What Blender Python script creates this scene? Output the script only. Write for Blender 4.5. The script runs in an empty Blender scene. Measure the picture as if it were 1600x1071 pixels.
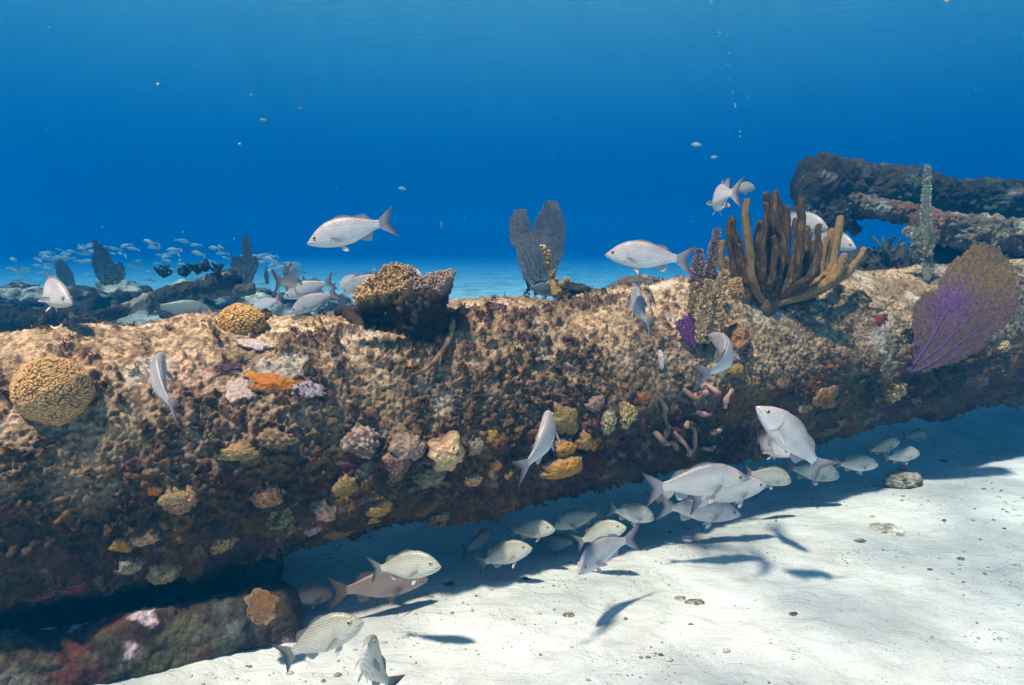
import bpy, math, random
import numpy as np
from mathutils import Vector, Matrix
R = math.radians
random.seed(7); rng = np.random.default_rng(11)
sc = bpy.context.scene
col = bpy.context.collection

# ------------------------------------------------------------------ camera
FPX = 1042.0; PITCH = R(8.5); CAMH = 1.38
cd = bpy.data.cameras.new('camera'); cam = bpy.data.objects.new('camera', cd); col.objects.link(cam)
cam.location = (0, 0, CAMH); cam.rotation_euler = (R(90) - PITCH, 0, 0)
cd.sensor_width = 36; cd.lens = 36 * FPX / 1600; cd.clip_start = .05; cd.clip_end = 500
sc.camera = cam
# ------------------------------------------------------------------ sky, sun, exposure
SUN_EL, SUN_AZ = R(66), R(-134)          # azimuth from +Y, negative to the left
world = bpy.data.worlds.new("World"); sc.world = world; world.use_nodes = True
wn = world.node_tree; wn.nodes.clear()
wo = wn.nodes.new('ShaderNodeOutputWorld'); wb = wn.nodes.new('ShaderNodeBackground'); ws = wn.nodes.new('ShaderNodeTexSky')
ws.sky_type = 'NISHITA'; ws.sun_disc = False; ws.sun_elevation = SUN_EL; ws.sun_rotation = SUN_AZ
wb.inputs[1].default_value = .06
wn.links.new(ws.outputs[0], wb.inputs[0]); wn.links.new(wb.outputs[0], wo.inputs[0])
sd = bpy.data.lights.new('sun', 'SUN'); sun = bpy.data.objects.new('sun', sd); col.objects.link(sun)
sd.energy = 5.0; sd.angle = R(3.2); sd.color = (1, .57, .40)
sdir = Vector((math.sin(SUN_AZ) * math.cos(SUN_EL), math.cos(SUN_AZ) * math.cos(SUN_EL), math.sin(SUN_EL)))
sun.rotation_euler = sdir.to_track_quat('Z', 'Y').to_euler()
sc.view_settings.view_transform = 'Standard'; sc.view_settings.look = 'None'
sc.view_settings.exposure = 1.72; sc.view_settings.gamma = 1
sc.render.engine = 'CYCLES'
cy = sc.cycles
cy.use_denoising = True; cy.max_bounces = 8; cy.diffuse_bounces = 3; cy.glossy_bounces = 3
cy.transmission_bounces = 4; cy.transparent_max_bounces = 12; cy.volume_bounces = 3
cy.use_adaptive_sampling = True; cy.adaptive_threshold = .015
cy.sample_clamp_indirect = 6

# ------------------------------------------------------------------ camera-frame helpers
FW = Vector((0, math.cos(PITCH), -math.sin(PITCH))); UPV = Vector((0, math.sin(PITCH), math.cos(PITCH))); RT = Vector((1, 0, 0))
CAMP = Vector((0, 0, CAMH))
def ray(px, py): return FW + RT * ((px - 800) / FPX) + UPV * ((535.5 - py) / FPX)
def W(px, py, d): return CAMP + ray(px, py) * d
def ground(px, py, z=0.0):
    r = ray(px, py); return CAMP + r * ((z - CAMH) / r.z)

# ------------------------------------------------------------------ numpy noise
def _h(ix, iy, iz, seed):
    h = (ix.astype(np.int64) * 374761393 + iy.astype(np.int64) * 668265263 + iz.astype(np.int64) * 2147483647 + seed * 1274126177) & 0xffffffff
    h = ((h ^ (h >> 13)) * 1274126177) & 0xffffffff
    h = ((h ^ (h >> 16)) * 2246822519) & 0xffffffff
    return ((h ^ (h >> 15)) & 0xffffff) / float(0xffffff)
def vn(p, seed=0):
    i = np.floor(p); f = p - i; f = f * f * f * (f * (f * 6 - 15) + 10)
    i = i.astype(np.int64); x, y, z = i[:, 0], i[:, 1], i[:, 2]; out = 0
    for dx in (0, 1):
        wx = f[:, 0] if dx else 1 - f[:, 0]
        for dy in (0, 1):
            wy = f[:, 1] if dy else 1 - f[:, 1]
            for dz in (0, 1):
                wz = f[:, 2] if dz else 1 - f[:, 2]
                out = out + wx * wy * wz * _h(x + dx, y + dy, z + dz, seed)
    return out * 2 - 1
def fbm(p, freq, octs=4, seed=0, gain=.5):
    a, s, out = 1.0, 0.0, 0
    for o in range(octs):
        out = out + a * vn(p * freq + 17.3 * o, seed + o); s += a; a *= gain; freq *= 2.03
    return out / s
def worley(p, freq, seed=0, jit=1.0):
    q = p * freq; i = np.floor(q).astype(np.int64); best = np.full(len(p), 9.0); bid = np.zeros(len(p)); second = np.full(len(p), 9.0)
    for dx in (-1, 0, 1):
        for dy in (-1, 0, 1):
            for dz in (-1, 0, 1):
                a, b, c = i[:, 0] + dx, i[:, 1] + dy, i[:, 2] + dz
                cx = a + .5 + jit * (_h(a, b, c, seed) - .5); cyy = b + .5 + jit * (_h(a, b, c, seed + 1) - .5); cz = c + .5 + jit * (_h(a, b, c, seed + 2) - .5)
                d = np.sqrt((q[:, 0] - cx) ** 2 + (q[:, 1] - cyy) ** 2 + (q[:, 2] - cz) ** 2)
                m = d < best; second = np.where(m, best, np.minimum(second, d))
                bid = np.where(m, _h(a, b, c, seed + 3), bid); best = np.where(m, d, best)
    return best, second, bid
def sst(a, b, x): t = np.clip((x - a) / (b - a), 0, 1); return t * t * (3 - 2 * t)
def mixc(c0, c1, t): return c0 * (1 - t[:, None]) + np.asarray(c1) * t[:, None]

# ------------------------------------------------------------------ mesh builder
class MB:
    def __init__(s): s.v = []; s.q = []; s.t = []; s.c = []; s.n = 0
    def add(s, v, q=None, t=None, c=(.5, .5, .5)):
        v = np.asarray(v, float); k = len(v)
        if q is not None and len(q): s.q.append(np.asarray(q) + s.n)
        if t is not None and len(t): s.t.append(np.asarray(t) + s.n)
        c = np.asarray(c, float)
        if c.ndim == 1: c = np.tile(c, (k, 1))
        s.v.append(v); s.c.append(c); s.n += k; return s
    def build(s, name, mat, parent=None, smooth=True, loc=None):
        v = np.concatenate(s.v); c = np.concatenate(s.c)
        if loc is not None: v = v - np.asarray(loc, float)
        q = np.concatenate(s.q) if s.q else np.zeros((0, 4), int); t = np.concatenate(s.t) if s.t else np.zeros((0, 3), int)
        me = bpy.data.meshes.new(name); me.vertices.add(len(v)); me.vertices.foreach_set('co', v.ravel())
        li = np.concatenate([q.ravel(), t.ravel()]).astype(np.int32); me.loops.add(len(li)); me.loops.foreach_set('vertex_index', li)
        st = np.concatenate([np.arange(len(q)) * 4, len(q) * 4 + np.arange(len(t)) * 3]).astype(np.int32)
        tot = np.concatenate([np.full(len(q), 4), np.full(len(t), 3)]).astype(np.int32)
        me.polygons.add(len(st)); me.polygons.foreach_set('loop_start', st); me.polygons.foreach_set('loop_total', tot)
        me.update(calc_edges=True)
        me.polygons.foreach_set('use_smooth', np.full(len(st), smooth)); 
        ca = me.color_attributes.new('Col', 'FLOAT_COLOR', 'POINT')
        ca.data.foreach_set('color', np.concatenate([c, np.ones((len(c), 1))], 1).ravel().astype(np.float32))
        me.materials.append(mat); me.validate()
        o = bpy.data.objects.new(name, me); col.objects.link(o)
        if parent is not None: o.parent = parent
        if loc is not None: o.location = loc
        return o
def tag(o, label=None, cat=None, group=None, kind=None):
    if label: o['label'] = label
    if cat: o['category'] = cat
    if group: o['group'] = group
    if kind: o['kind'] = kind
    return o
def empty(name, loc, label, cat, group=None, M=None):
    o = bpy.data.objects.new(name, None); col.objects.link(o); o.empty_display_size = .05
    if M is not None: o.matrix_world = M
    else: o.location = loc
    return tag(o, label, cat, group)
def gridq(n, m, wrap=False):
    i = np.arange(n - 1)[:, None]; j = np.arange(m if wrap else m - 1)[None, :]; j2 = (j + 1) % m
    a = i * m + j; b = (i + 1) * m + j; c = (i + 1) * m + j2; d = i * m + j2
    return np.stack([a, b, c, d], -1).reshape(-1, 4)
def tube(pts, rad, n=8, caps=True):
    """smooth tube through pts; returns v, q, t (ends rounded)"""
    pts = np.asarray(pts, float); rad = np.asarray(rad, float) * np.ones(len(pts))
    if caps:
        d0 = pts[0] - pts[1]; d0 /= np.linalg.norm(d0) + 1e-9; d1 = pts[-1] - pts[-2]; d1 /= np.linalg.norm(d1) + 1e-9
        pts = np.concatenate([[pts[0] + d0 * rad[0] * .9], [pts[0] + d0 * rad[0] * .6], pts, [pts[-1] + d1 * rad[-1] * .6], [pts[-1] + d1 * rad[-1] * .9]])
        rad = np.concatenate([[rad[0] * .2, rad[0] * .75], rad, [rad[-1] * .75, rad[-1] * .2]])
    T = np.gradient(pts, axis=0); T /= np.linalg.norm(T, axis=1)[:, None] + 1e-9
    a = np.array([.31, .17, .93]); 
    if abs(T[0] @ a) > .9: a = np.array([1, .1, 0.])
    X = np.cross(T[0], a); X /= np.linalg.norm(X); th = np.linspace(0, 2 * np.pi, n, endpoint=False); V = []
    for k in range(len(pts)):
        X = X - T[k] * (X @ T[k]); X /= np.linalg.norm(X) + 1e-9; Y = np.cross(T[k], X)
        V.append(pts[k] + rad[k] * (np.cos(th)[:, None] * X + np.sin(th)[:, None] * Y))
    V = np.concatenate(V); q = gridq(len(pts), n, True)[:, ::-1]; k = len(V)
    V = np.concatenate([V, [pts[0]], [pts[-1]]]); j = np.arange(n); j2 = (j + 1) % n
    t = np.concatenate([np.stack([np.full(n, k), j2, j], 1), np.stack([np.full(n, k + 1), (len(pts) - 1) * n + j, (len(pts) - 1) * n + j2], 1)])
    return V, q, t
def spline(P, n):
    P = np.asarray(P, float); m = len(P); t = np.linspace(0, m - 1, n); out = []
    for x in t:
        i = min(int(x), m - 2); f = x - i
        p0, p1, p2, p3 = P[max(i - 1, 0)], P[i], P[i + 1], P[min(i + 2, m - 1)]
        out.append(.5 * ((2 * p1) + (p2 - p0) * f + (2 * p0 - 5 * p1 + 4 * p2 - p3) * f * f + (3 * p1 - p0 - 3 * p2 + p3) * f ** 3))
    return np.array(out)
def sphere(nu=24, nv=32):
    th = np.linspace(0, np.pi, nu); ph = np.linspace(0, 2 * np.pi, nv, endpoint=False)
    T, Pp = np.meshgrid(th, ph, indexing='ij')
    return np.stack([np.sin(T) * np.cos(Pp), np.sin(T) * np.sin(Pp), np.cos(T)], -1).reshape(-1, 3), gridq(nu, nv, True)
def basis(n):
    n = np.asarray(n, float); n = n / np.linalg.norm(n); a = np.array([1., 0, 0]) if abs(n[0]) < .8 else np.array([0, 1., 0])
    x = np.cross(a, n); x /= np.linalg.norm(x); return np.stack([x, np.cross(n, x), n])

# ------------------------------------------------------------------ materials
def attr_mat(name, rough=.9, bump=((60, .004),), var=.35, vscale=40, spec=.2, tint=None, translucent=0.0):
    m = bpy.data.materials.new(name); m.use_nodes = True; nt = m.node_tree; b = nt.nodes['Principled BSDF']
    L = nt.links.new; N = nt.nodes.new
    at = N('ShaderNodeAttribute'); at.attribute_name = 'Col'; tc = N('ShaderNodeTexCoord')
    nz = N('ShaderNodeTexNoise'); nz.inputs['Scale'].default_value = vscale; nz.inputs['Detail'].default_value = 6; nz.inputs['Roughness'].default_value = .65
    L(tc.outputs['Object'], nz.inputs['Vector'])
    mr = N('ShaderNodeMapRange'); mr.inputs[1].default_value = .3; mr.inputs[2].default_value = .7; mr.inputs[3].default_value = 1 - var; mr.inputs[4].default_value = 1 + var
    L(nz.outputs[0], mr.inputs[0])
    mx = N('ShaderNodeMix'); mx.data_type = 'RGBA'; mx.blend_type = 'MULTIPLY'; mx.inputs[0].default_value = 1
    L(at.outputs['Color'], mx.inputs[6]); L(mr.outputs[0], mx.inputs[7]); L(mx.outputs[2], b.inputs['Base Color'])
    b.inputs['Roughness'].default_value = rough; b.inputs['Specular IOR Level'].default_value = spec
    prev = None
    for s, d in bump:
        n2 = N('ShaderNodeTexNoise'); n2.inputs['Scale'].default_value = s; n2.inputs['Detail'].default_value = 5; L(tc.outputs['Object'], n2.inputs['Vector'])
        bp = N('ShaderNodeBump'); bp.inputs['Distance'].default_value = d; bp.inputs['Strength'].default_value = 1; L(n2.outputs[0], bp.inputs['Height'])
        if prev: L(prev.outputs[0], bp.inputs['Normal'])
        prev = bp
    if prev: L(prev.outputs[0], b.inputs['Normal'])
    if translucent:
        out = nt.nodes['Material Output']; tr = N('ShaderNodeBsdfTranslucent'); ms = N('ShaderNodeMixShader'); ms.inputs[0].default_value = translucent
        L(mx.outputs[2], tr.inputs['Color']); L(b.outputs[0], ms.inputs[1]); L(tr.outputs[0], ms.inputs[2]); L(ms.outputs[0], out.inputs['Surface'])
    return m
M_crust = attr_mat('encrusted_surface', .95, ((35, .012), (130, .005)), .55, 70)
M_turf = attr_mat('turf_algae', .95, (), .5, 90, .1, translucent=.25)
M_coral = attr_mat('coral_tissue', .8, ((90, .005), (240, .002)), .3, 90, .25)
M_rock = attr_mat('reef_rock', .95, ((12, .04), (50, .012)), .5, 14, .1)
M_rod = attr_mat('fuzzy_polyps', .95, ((140, .012), (420, .005)), .6, 190, .1, translucent=.1)
M_eye = attr_mat('fish_eye', .15, (), 0, 10, .6)

def fish_mat(name, stripes):
    m = bpy.data.materials.new(name); m.use_nodes = True; nt = m.node_tree; b = nt.nodes['Principled BSDF']; L = nt.links.new; N = nt.nodes.new
    at = N('ShaderNodeAttribute'); at.attribute_name = 'Col'; tc = N('ShaderNodeTexCoord')
    mp = N('ShaderNodeMapping'); mp.inputs['Scale'].default_value = (1, .3, 1); L(tc.outputs['Object'], mp.inputs[0])
    vo = N('ShaderNodeTexVoronoi'); vo.inputs['Scale'].default_value = 62; L(mp.outputs[0], vo.inputs['Vector'])
    wv = N('ShaderNodeTexWave'); wv.wave_type = 'BANDS'; wv.bands_direction = 'DIAGONAL' if stripes else 'Z'
    mp2 = N('ShaderNodeMapping'); mp2.inputs['Rotation'].default_value = (0, R(22), 0); mp2.inputs['Scale'].default_value = (.35, 0, 1.6); L(tc.outputs['Object'], mp2.inputs[0])
    L(mp2.outputs[0], wv.inputs['Vector']); wv.inputs['Scale'].default_value = 13 if stripes else 7; wv.inputs['Distortion'].default_value = 2.2 if stripes else 1.2; wv.inputs['Detail Scale'].default_value = 2.5
    mr = N('ShaderNodeMapRange'); mr.inputs[3].default_value = .74 if stripes else .93; mr.inputs[4].default_value = 1.1 if stripes else 1.03; L(wv.outputs['Fac'], mr.inputs[0])
    # the lines fade out on head and belly: strength from the alpha-free red/blue ratio is not needed, use object Z
    nz = N('ShaderNodeTexNoise'); nz.inputs['Scale'].default_value = 9; nz.inputs['Detail'].default_value = 4; L(tc.outputs['Object'], nz.inputs['Vector'])
    mr2 = N('ShaderNodeMapRange'); mr2.inputs[3].default_value = .74; mr2.inputs[4].default_value = 1.18; L(nz.outputs[0], mr2.inputs[0])
    mx = N('ShaderNodeMix'); mx.data_type = 'RGBA'; mx.blend_type = 'MULTIPLY'; mx.inputs[0].default_value = 1; L(at.outputs['Color'], mx.inputs[6]); L(mr.outputs[0], mx.inputs[7])
    mx2 = N('ShaderNodeMix'); mx2.data_type = 'RGBA'; mx2.blend_type = 'MULTIPLY'; mx2.inputs[0].default_value = 1; L(mx.outputs[2], mx2.inputs[6]); L(mr2.outputs[0], mx2.inputs[7])
    L(mx2.outputs[2], b.inputs['Base Color'])
    bp = N('ShaderNodeBump'); bp.inputs['Distance'].default_value = .003; bp.inputs['Strength'].default_value = .4; L(vo.outputs['Distance'], bp.inputs['Height']); L(bp.outputs[0], b.inputs['Normal'])
    b.inputs['Roughness'].default_value = .45; b.inputs['Specular IOR Level'].default_value = .5; b.inputs['Metallic'].default_value = .1
    return m
M_fishS = fish_mat('silver_scales', False); M_fishG = fish_mat('striped_scales', True)
def fin_mat():
    m = bpy.data.materials.new('fin_membrane'); m.use_nodes = True; nt = m.node_tree; b = nt.nodes['Principled BSDF']; L = nt.links.new; N = nt.nodes.new
    at = N('ShaderNodeAttribute'); at.attribute_name = 'Col'; L(at.outputs['Color'], b.inputs['Base Color'])
    b.inputs['Roughness'].default_value = .5
    tr = N('ShaderNodeBsdfTranslucent'); L(at.outputs['Color'], tr.inputs['Color']); tp = N('ShaderNodeBsdfTransparent')
    ms = N('ShaderNodeMixShader'); ms.inputs[0].default_value = .35; L(b.outputs[0], ms.inputs[1]); L(tr.outputs[0], ms.inputs[2])
    m2 = N('ShaderNodeMixShader'); m2.inputs[0].default_value = .12; L(ms.outputs[0], m2.inputs[1]); L(tp.outputs[0], m2.inputs[2]); L(m2.outputs[0], nt.nodes['Material Output'].inputs['Surface'])
    return m
M_fin = fin_mat()
def net_mat(name, scale, thr):
    m = bpy.data.materials.new(name); m.use_nodes = True; nt = m.node_tree; b = nt.nodes['Principled BSDF']; L = nt.links.new; N = nt.nodes.new
    at = N('ShaderNodeAttribute'); at.attribute_name = 'Col'; tc = N('ShaderNodeTexCoord')
    nz = N('ShaderNodeTexNoise'); nz.inputs['Scale'].default_value = 60; nz.inputs['Detail'].default_value = 5; L(tc.outputs['Object'], nz.inputs['Vector'])
    mr = N('ShaderNodeMapRange'); mr.inputs[1].default_value = .3; mr.inputs[2].default_value = .7; mr.inputs[3].default_value = .6; mr.inputs[4].default_value = 1.4; L(nz.outputs[0], mr.inputs[0])
    mx = N('ShaderNodeMix'); mx.data_type = 'RGBA'; mx.blend_type = 'MULTIPLY'; mx.inputs[0].default_value = 1; L(at.outputs['Color'], mx.inputs[6]); L(mr.outputs[0], mx.inputs[7]); L(mx.outputs[2], b.inputs['Base Color'])
    b.inputs['Roughness'].default_value = .95; b.inputs['Specular IOR Level'].default_value = .1
    vo = N('ShaderNodeTexVoronoi'); vo.feature = 'DISTANCE_TO_EDGE'; vo.inputs['Scale'].default_value = scale; L(tc.outputs['Object'], vo.inputs['Vector'])
    gt = N('ShaderNodeMath'); gt.operation = 'GREATER_THAN'; gt.inputs[1].default_value = thr; L(vo.outputs['Distance'], gt.inputs[0])
    tr = N('ShaderNodeBsdfTranslucent'); L(mx.outputs[2], tr.inputs['Color']); m1 = N('ShaderNodeMixShader'); m1.inputs[0].default_value = .3; L(b.outputs[0], m1.inputs[1]); L(tr.outputs[0], m1.inputs[2])
    tp = N('ShaderNodeBsdfTransparent'); ms = N('ShaderNodeMixShader'); L(gt.outputs[0], ms.inputs[0]); L(m1.outputs[0], ms.inputs[1]); L(tp.outputs[0], ms.inputs[2])
    L(ms.outputs[0], nt.nodes['Material Output'].inputs['Surface']); return m
M_net = net_mat('fan_net', 130, .17); M_netd = net_mat('dense_fan_net', 120, .15)

M_netp = net_mat('purple_fan_net', 120, .24)
def sand_mat():
    m = bpy.data.materials.new('white_sand'); m.use_nodes = True; nt = m.node_tree; b = nt.nodes['Principled BSDF']; L = nt.links.new; N = nt.nodes.new
    tc = N('ShaderNodeTexCoord')
    n1 = N('ShaderNodeTexNoise'); n1.inputs['Scale'].default_value = 3.0; n1.inputs['Detail'].default_value = 8; n1.inputs['Roughness'].default_value = .6; L(tc.outputs['Object'], n1.inputs['Vector'])
    cr = N('ShaderNodeValToRGB'); cr.color_ramp.elements[0].position = .3; cr.color_ramp.elements[0].color = (.50, .51, .49, 1); cr.color_ramp.elements[1].position = .62; cr.color_ramp.elements[1].color = (.70, .72, .70, 1); L(n1.outputs[0], cr.inputs[0])
    # dark grains and shell crumbs
    vo = N('ShaderNodeTexVoronoi'); vo.inputs['Scale'].default_value = 42; L(tc.outputs['Object'], vo.inputs['Vector'])
    n3 = N('ShaderNodeTexNoise'); n3.inputs['Scale'].default_value = 4.5; n3.inputs['Detail'].default_value = 3; L(tc.outputs['Object'], n3.inputs['Vector'])
    th = N('ShaderNodeMapRange'); th.inputs[1].default_value = .5; th.inputs[2].default_value = .75; th.inputs[3].default_value = .06; th.inputs[4].default_value = .3; L(n3.outputs[0], th.inputs[0])
    lt = N('ShaderNodeMath'); lt.operation = 'LESS_THAN'; L(vo.outputs['Distance'], lt.inputs[0]); L(th.outputs[0], lt.inputs[1])
    gr = N('ShaderNodeTexNoise'); gr.inputs['Scale'].default_value = 260; gr.inputs['Detail'].default_value = 2; L(tc.outputs['Object'], gr.inputs['Vector'])
    gm = N('ShaderNodeMapRange'); gm.inputs[1].default_value = .3; gm.inputs[2].default_value = .7; gm.inputs[3].default_value = .82; gm.inputs[4].default_value = 1.1; L(gr.outputs[0], gm.inputs[0])
    mx = N('ShaderNodeMix'); mx.data_type = 'RGBA'; mx.blend_type = 'MIX'; L(lt.outputs[0], mx.inputs[0]); L(cr.outputs[0], mx.inputs[6]); mx.inputs[7].default_value = (.25, .22, .18, 1)
    mm = N('ShaderNodeMix'); mm.data_type = 'RGBA'; mm.blend_type = 'MULTIPLY'; mm.inputs[0].default_value = 1; L(mx.outputs[2], mm.inputs[6]); L(gm.outputs[0], mm.inputs[7]); L(mm.outputs[2], b.inputs['Base Color'])
    b.inputs['Roughness'].default_value = .95; b.inputs['Specular IOR Level'].default_value = .15
    n2 = N('ShaderNodeTexNoise'); n2.inputs['Scale'].default_value = 9; n2.inputs['Detail'].default_value = 9; n2.inputs['Roughness'].default_value = .62; n2.inputs['Distortion'].default_value = .6; mpp = N('ShaderNodeMapping'); mpp.inputs['Rotation'].default_value = (0, 0, R(28)); mpp.inputs['Scale'].default_value = (.8, 1.2, 1); L(tc.outputs['Object'], mpp.inputs[0]); L(mpp.outputs[0], n2.inputs['Vector'])
    bp = N('ShaderNodeBump'); bp.inputs['Distance'].default_value = .034; L(n2.outputs[0], bp.inputs['Height'])
    b2 = N('ShaderNodeBump'); b2.inputs['Distance'].default_value = .002; L(gr.outputs[0], b2.inputs['Height']); L(bp.outputs[0], b2.inputs['Normal']); L(b2.outputs[0], b.inputs['Normal'])
    return m
M_sand = sand_mat()

# ------------------------------------------------------------------ the log: shape function
A0 = np.array(CAMP + RT * 0 + UPV * -.265 + FW * 3.18); DL = np.array(RT + UPV * .105 + FW * .453); DL /= np.linalg.norm(DL)
NB = np.array([-DL[1], DL[0], 0]); NB /= np.linalg.norm(NB); UL = np.cross(DL, NB); UL *= np.sign(UL[2]); RL = .475
def log_shape(t, ph):
    """radius and colour at station t and angle ph (0 faces the camera, pi/2 is up)"""
    p = np.stack([t, RL * np.cos(ph), RL * np.sin(ph)], 1); s = np.sin(ph)
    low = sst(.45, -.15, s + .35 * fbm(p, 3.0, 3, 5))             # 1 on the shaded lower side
    right = sst(.2, 1.6, t)
    r = RL + .028 * fbm(p, 1.3, 3, 1) + .03 * fbm(p, 4.0, 4, 2) * (1 + .9 * low)
    r += .03 * np.exp(-((t - .82) / .35) ** 2) * sst(.4, 1, s) - .02 * np.exp(-((t - .35) / .2) ** 2) * sst(.5, 1, s)
    # soft boulders of growth on the lower flank
    d1, d2, id1 = worley(p + .05 * np.stack([fbm(p, 5, 2, 40), fbm(p, 5, 2, 41), fbm(p, 5, 2, 42)], 1), 7.5, 60)
    knob = np.clip(.55 - d1, 0, 1) * (id1 > .35); r += .08 * knob * low
    # turf clumps
    q = p + .03 * np.stack([fbm(p, 22, 2, 50), fbm(p, 22, 2, 51), fbm(p, 22, 2, 52)], 1)
    cover = fbm(p, 2.3, 3, 9) + .25 * (1 - right) - .45 * right * (1 - low) - .28 * sst(.88, 1, s)
    a1, _, ia = worley(q, 25, 20); a2, _, ib = worley(q, 47, 24)
    cover = cover + .9 * fbm(p, 6, 3, 91); thr1 = .05 + .66 * sst(-.12, .32, cover)
    c1 = np.clip((.62 - a1) / .35, 0, 1) * (ia < thr1); c2 = np.clip((.6 - a2) / .35, 0, 1) * (ib < thr1)
    tuft = np.maximum(c1 ** .7, .62 * c2 ** .7); rough = fbm(p, 70, 3, 30)
    r += .022 * c1 ** .6 * (.6 + ia) + .013 * c2 ** .6 + .013 * rough + .006 * np.abs(fbm(p, 30, 3, 33)) * (1 + low)
    # colour of what grows there, with shade painted over flank and lower side
    n1 = fbm(p, 6, 4, 70); n2 = fbm(p, 14, 4, 71); n3 = fbm(p, 3, 3, 72); n4 = fbm(p, 45, 3, 73)
    c = np.tile(np.array([.56, .40, .26]), (len(t), 1))
    c = mixc(c, (.66, .52, .37), sst(.0, .5, n1)); c = mixc(c, (.36, .31, .20), right * sst(-.3, .4, n2) * .8); c = mixc(c, (.62, .40, .33), sst(.15, .5, n3) * (1 - right) * .6)
    c = mixc(c, (.30, .22, .15), sst(-.05, .35, n2) * .6); c = mixc(c, (.2, .14, .09), sst(-.05, .22, n4) * .85)
    c = mixc(c, (.19, .135, .09), sst(.02, .28, fbm(p, 3.4, 5, 93)) * .72); c = mixc(c, (.62, .56, .50), sst(.22, .4, fbm(p, 5.5, 5, 94)) * .7)
    tc_ = mixc(np.tile(np.array([.075, .045, .03]), (len(t), 1)), (.07, .038, .035), sst(.3, .7, ib)); tc_ = mixc(tc_, (.16, .09, .045), sst(.5, .9, ia) * .7)
    c = c * (1 - .92 * tuft[:, None]) + tc_ * .92 * tuft[:, None]
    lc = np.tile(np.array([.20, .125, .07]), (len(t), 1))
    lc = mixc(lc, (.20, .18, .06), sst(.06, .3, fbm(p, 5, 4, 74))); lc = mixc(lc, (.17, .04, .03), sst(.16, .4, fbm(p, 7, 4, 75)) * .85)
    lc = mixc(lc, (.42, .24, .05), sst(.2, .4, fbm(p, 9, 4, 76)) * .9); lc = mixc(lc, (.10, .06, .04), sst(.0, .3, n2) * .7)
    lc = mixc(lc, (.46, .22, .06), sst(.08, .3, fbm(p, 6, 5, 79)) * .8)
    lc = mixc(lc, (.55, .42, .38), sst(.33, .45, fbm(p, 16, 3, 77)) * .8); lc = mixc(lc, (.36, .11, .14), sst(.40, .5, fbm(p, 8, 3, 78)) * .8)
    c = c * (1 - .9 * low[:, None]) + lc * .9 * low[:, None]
    mid = sst(1.0, .45, s) * (1 - low); c = c * (1 - .64 * low - .30 * mid)[:, None]  # painted shade: darkens the lower side and mid flank
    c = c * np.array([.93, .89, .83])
    return r, np.clip(c, .006, .9), tuft * (1 - .3 * low)
def log_pos(t, ph, r):
    return A0 + t[:, None] * DL + r[:, None] * (-np.cos(ph)[:, None] * NB + np.sin(ph)[:, None] * UL)
def log_hit(px, py, clampi=True):
    """point, outward normal and camera depth where the sight line meets the log"""
    o = np.array(CAMP) - A0; d = np.array(ray(px, py)); do = d - DL * (d @ DL); oo = o - DL * (o @ DL)
    a = do @ do; b = 2 * do @ oo; c = oo @ oo - RL * RL; disc = b * b - 4 * a * c
    k = (-b - math.sqrt(disc)) / (2 * a) if disc > 0 else -b / (2 * a)
    P = np.array(CAMP) + d * k; v = P - A0; t = v @ DL; w = v - DL * t
    ph = math.atan2(w @ UL, -(w @ NB)); r, _, _ = log_shape(np.array([t]), np.array([ph]))
    n = w / np.linalg.norm(w); P = log_pos(np.array([t]), np.array([ph]), r)[0]
    return P, n, (Vector(P) - CAMP).dot(FW)

# ---- build the log
tt = np.concatenate([np.arange(-3.6, -2.3, .02), np.arange(-2.3, 1.5, .0048), np.arange(1.5, 5.0, .008), np.arange(5.0, 7.2, .03)])
pp = np.radians(np.concatenate([np.arange(-105, 125, .6), np.arange(125, 255, 3.0)]))
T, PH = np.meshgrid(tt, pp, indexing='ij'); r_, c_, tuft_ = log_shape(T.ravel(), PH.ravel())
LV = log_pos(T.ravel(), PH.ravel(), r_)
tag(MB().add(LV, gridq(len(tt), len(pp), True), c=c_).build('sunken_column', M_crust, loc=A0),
    'huge round encrusted column lying across the sand under corals and brown turf', 'sunken column')
# ---- turf on it
sel = rng.random(len(tuft_)) < tuft_ ** 1.6 * .022
sel &= (PH.ravel() > R(-60)) & (PH.ravel() < R(125))
tv, tq, tcl = [], [], []
base = LV[sel]; nrm = base - (A0 + ((base - A0) @ DL)[:, None] * DL); nrm /= np.linalg.norm(nrm, axis=1)[:, None]; bc = c_[sel]
K = 11; nb = len(base)
for k in range(K):
    dirs = nrm * .8 + rng.normal(0, .75, (nb, 3)); dirs /= np.linalg.norm(dirs, axis=1)[:, None]
    side = np.cross(dirs, rng.normal(0, 1, (nb, 3))); side /= np.linalg.norm(side, axis=1)[:, None]
    L_ = rng.uniform(.007, .021, (nb, 1)); w_ = rng.uniform(.0016, .0042, (nb, 1)); b0 = base + rng.normal(0, .006, (nb, 3))
    quad = np.stack([b0 - side * w_, b0 + side * w_, b0 + dirs * L_ + side * w_ * .8, b0 + dirs * L_ - side * w_ * .8], 1)
    tv.append(quad.reshape(-1, 3)); cc = bc * rng.uniform(.6, 1.7, (nb, 1)); tcl.append(np.repeat(cc, 4, 0))
tv = np.concatenate(tv); tcl = np.clip(np.concatenate(tcl), .02, .6)
tag(MB().add(tv, np.arange(len(tv)).reshape(-1, 4), c=tcl).build('turf_algae', M_turf, smooth=False, loc=A0),
    'short brown turf algae growing in tufts all over the sunken column', 'algae', kind='stuff')

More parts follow.
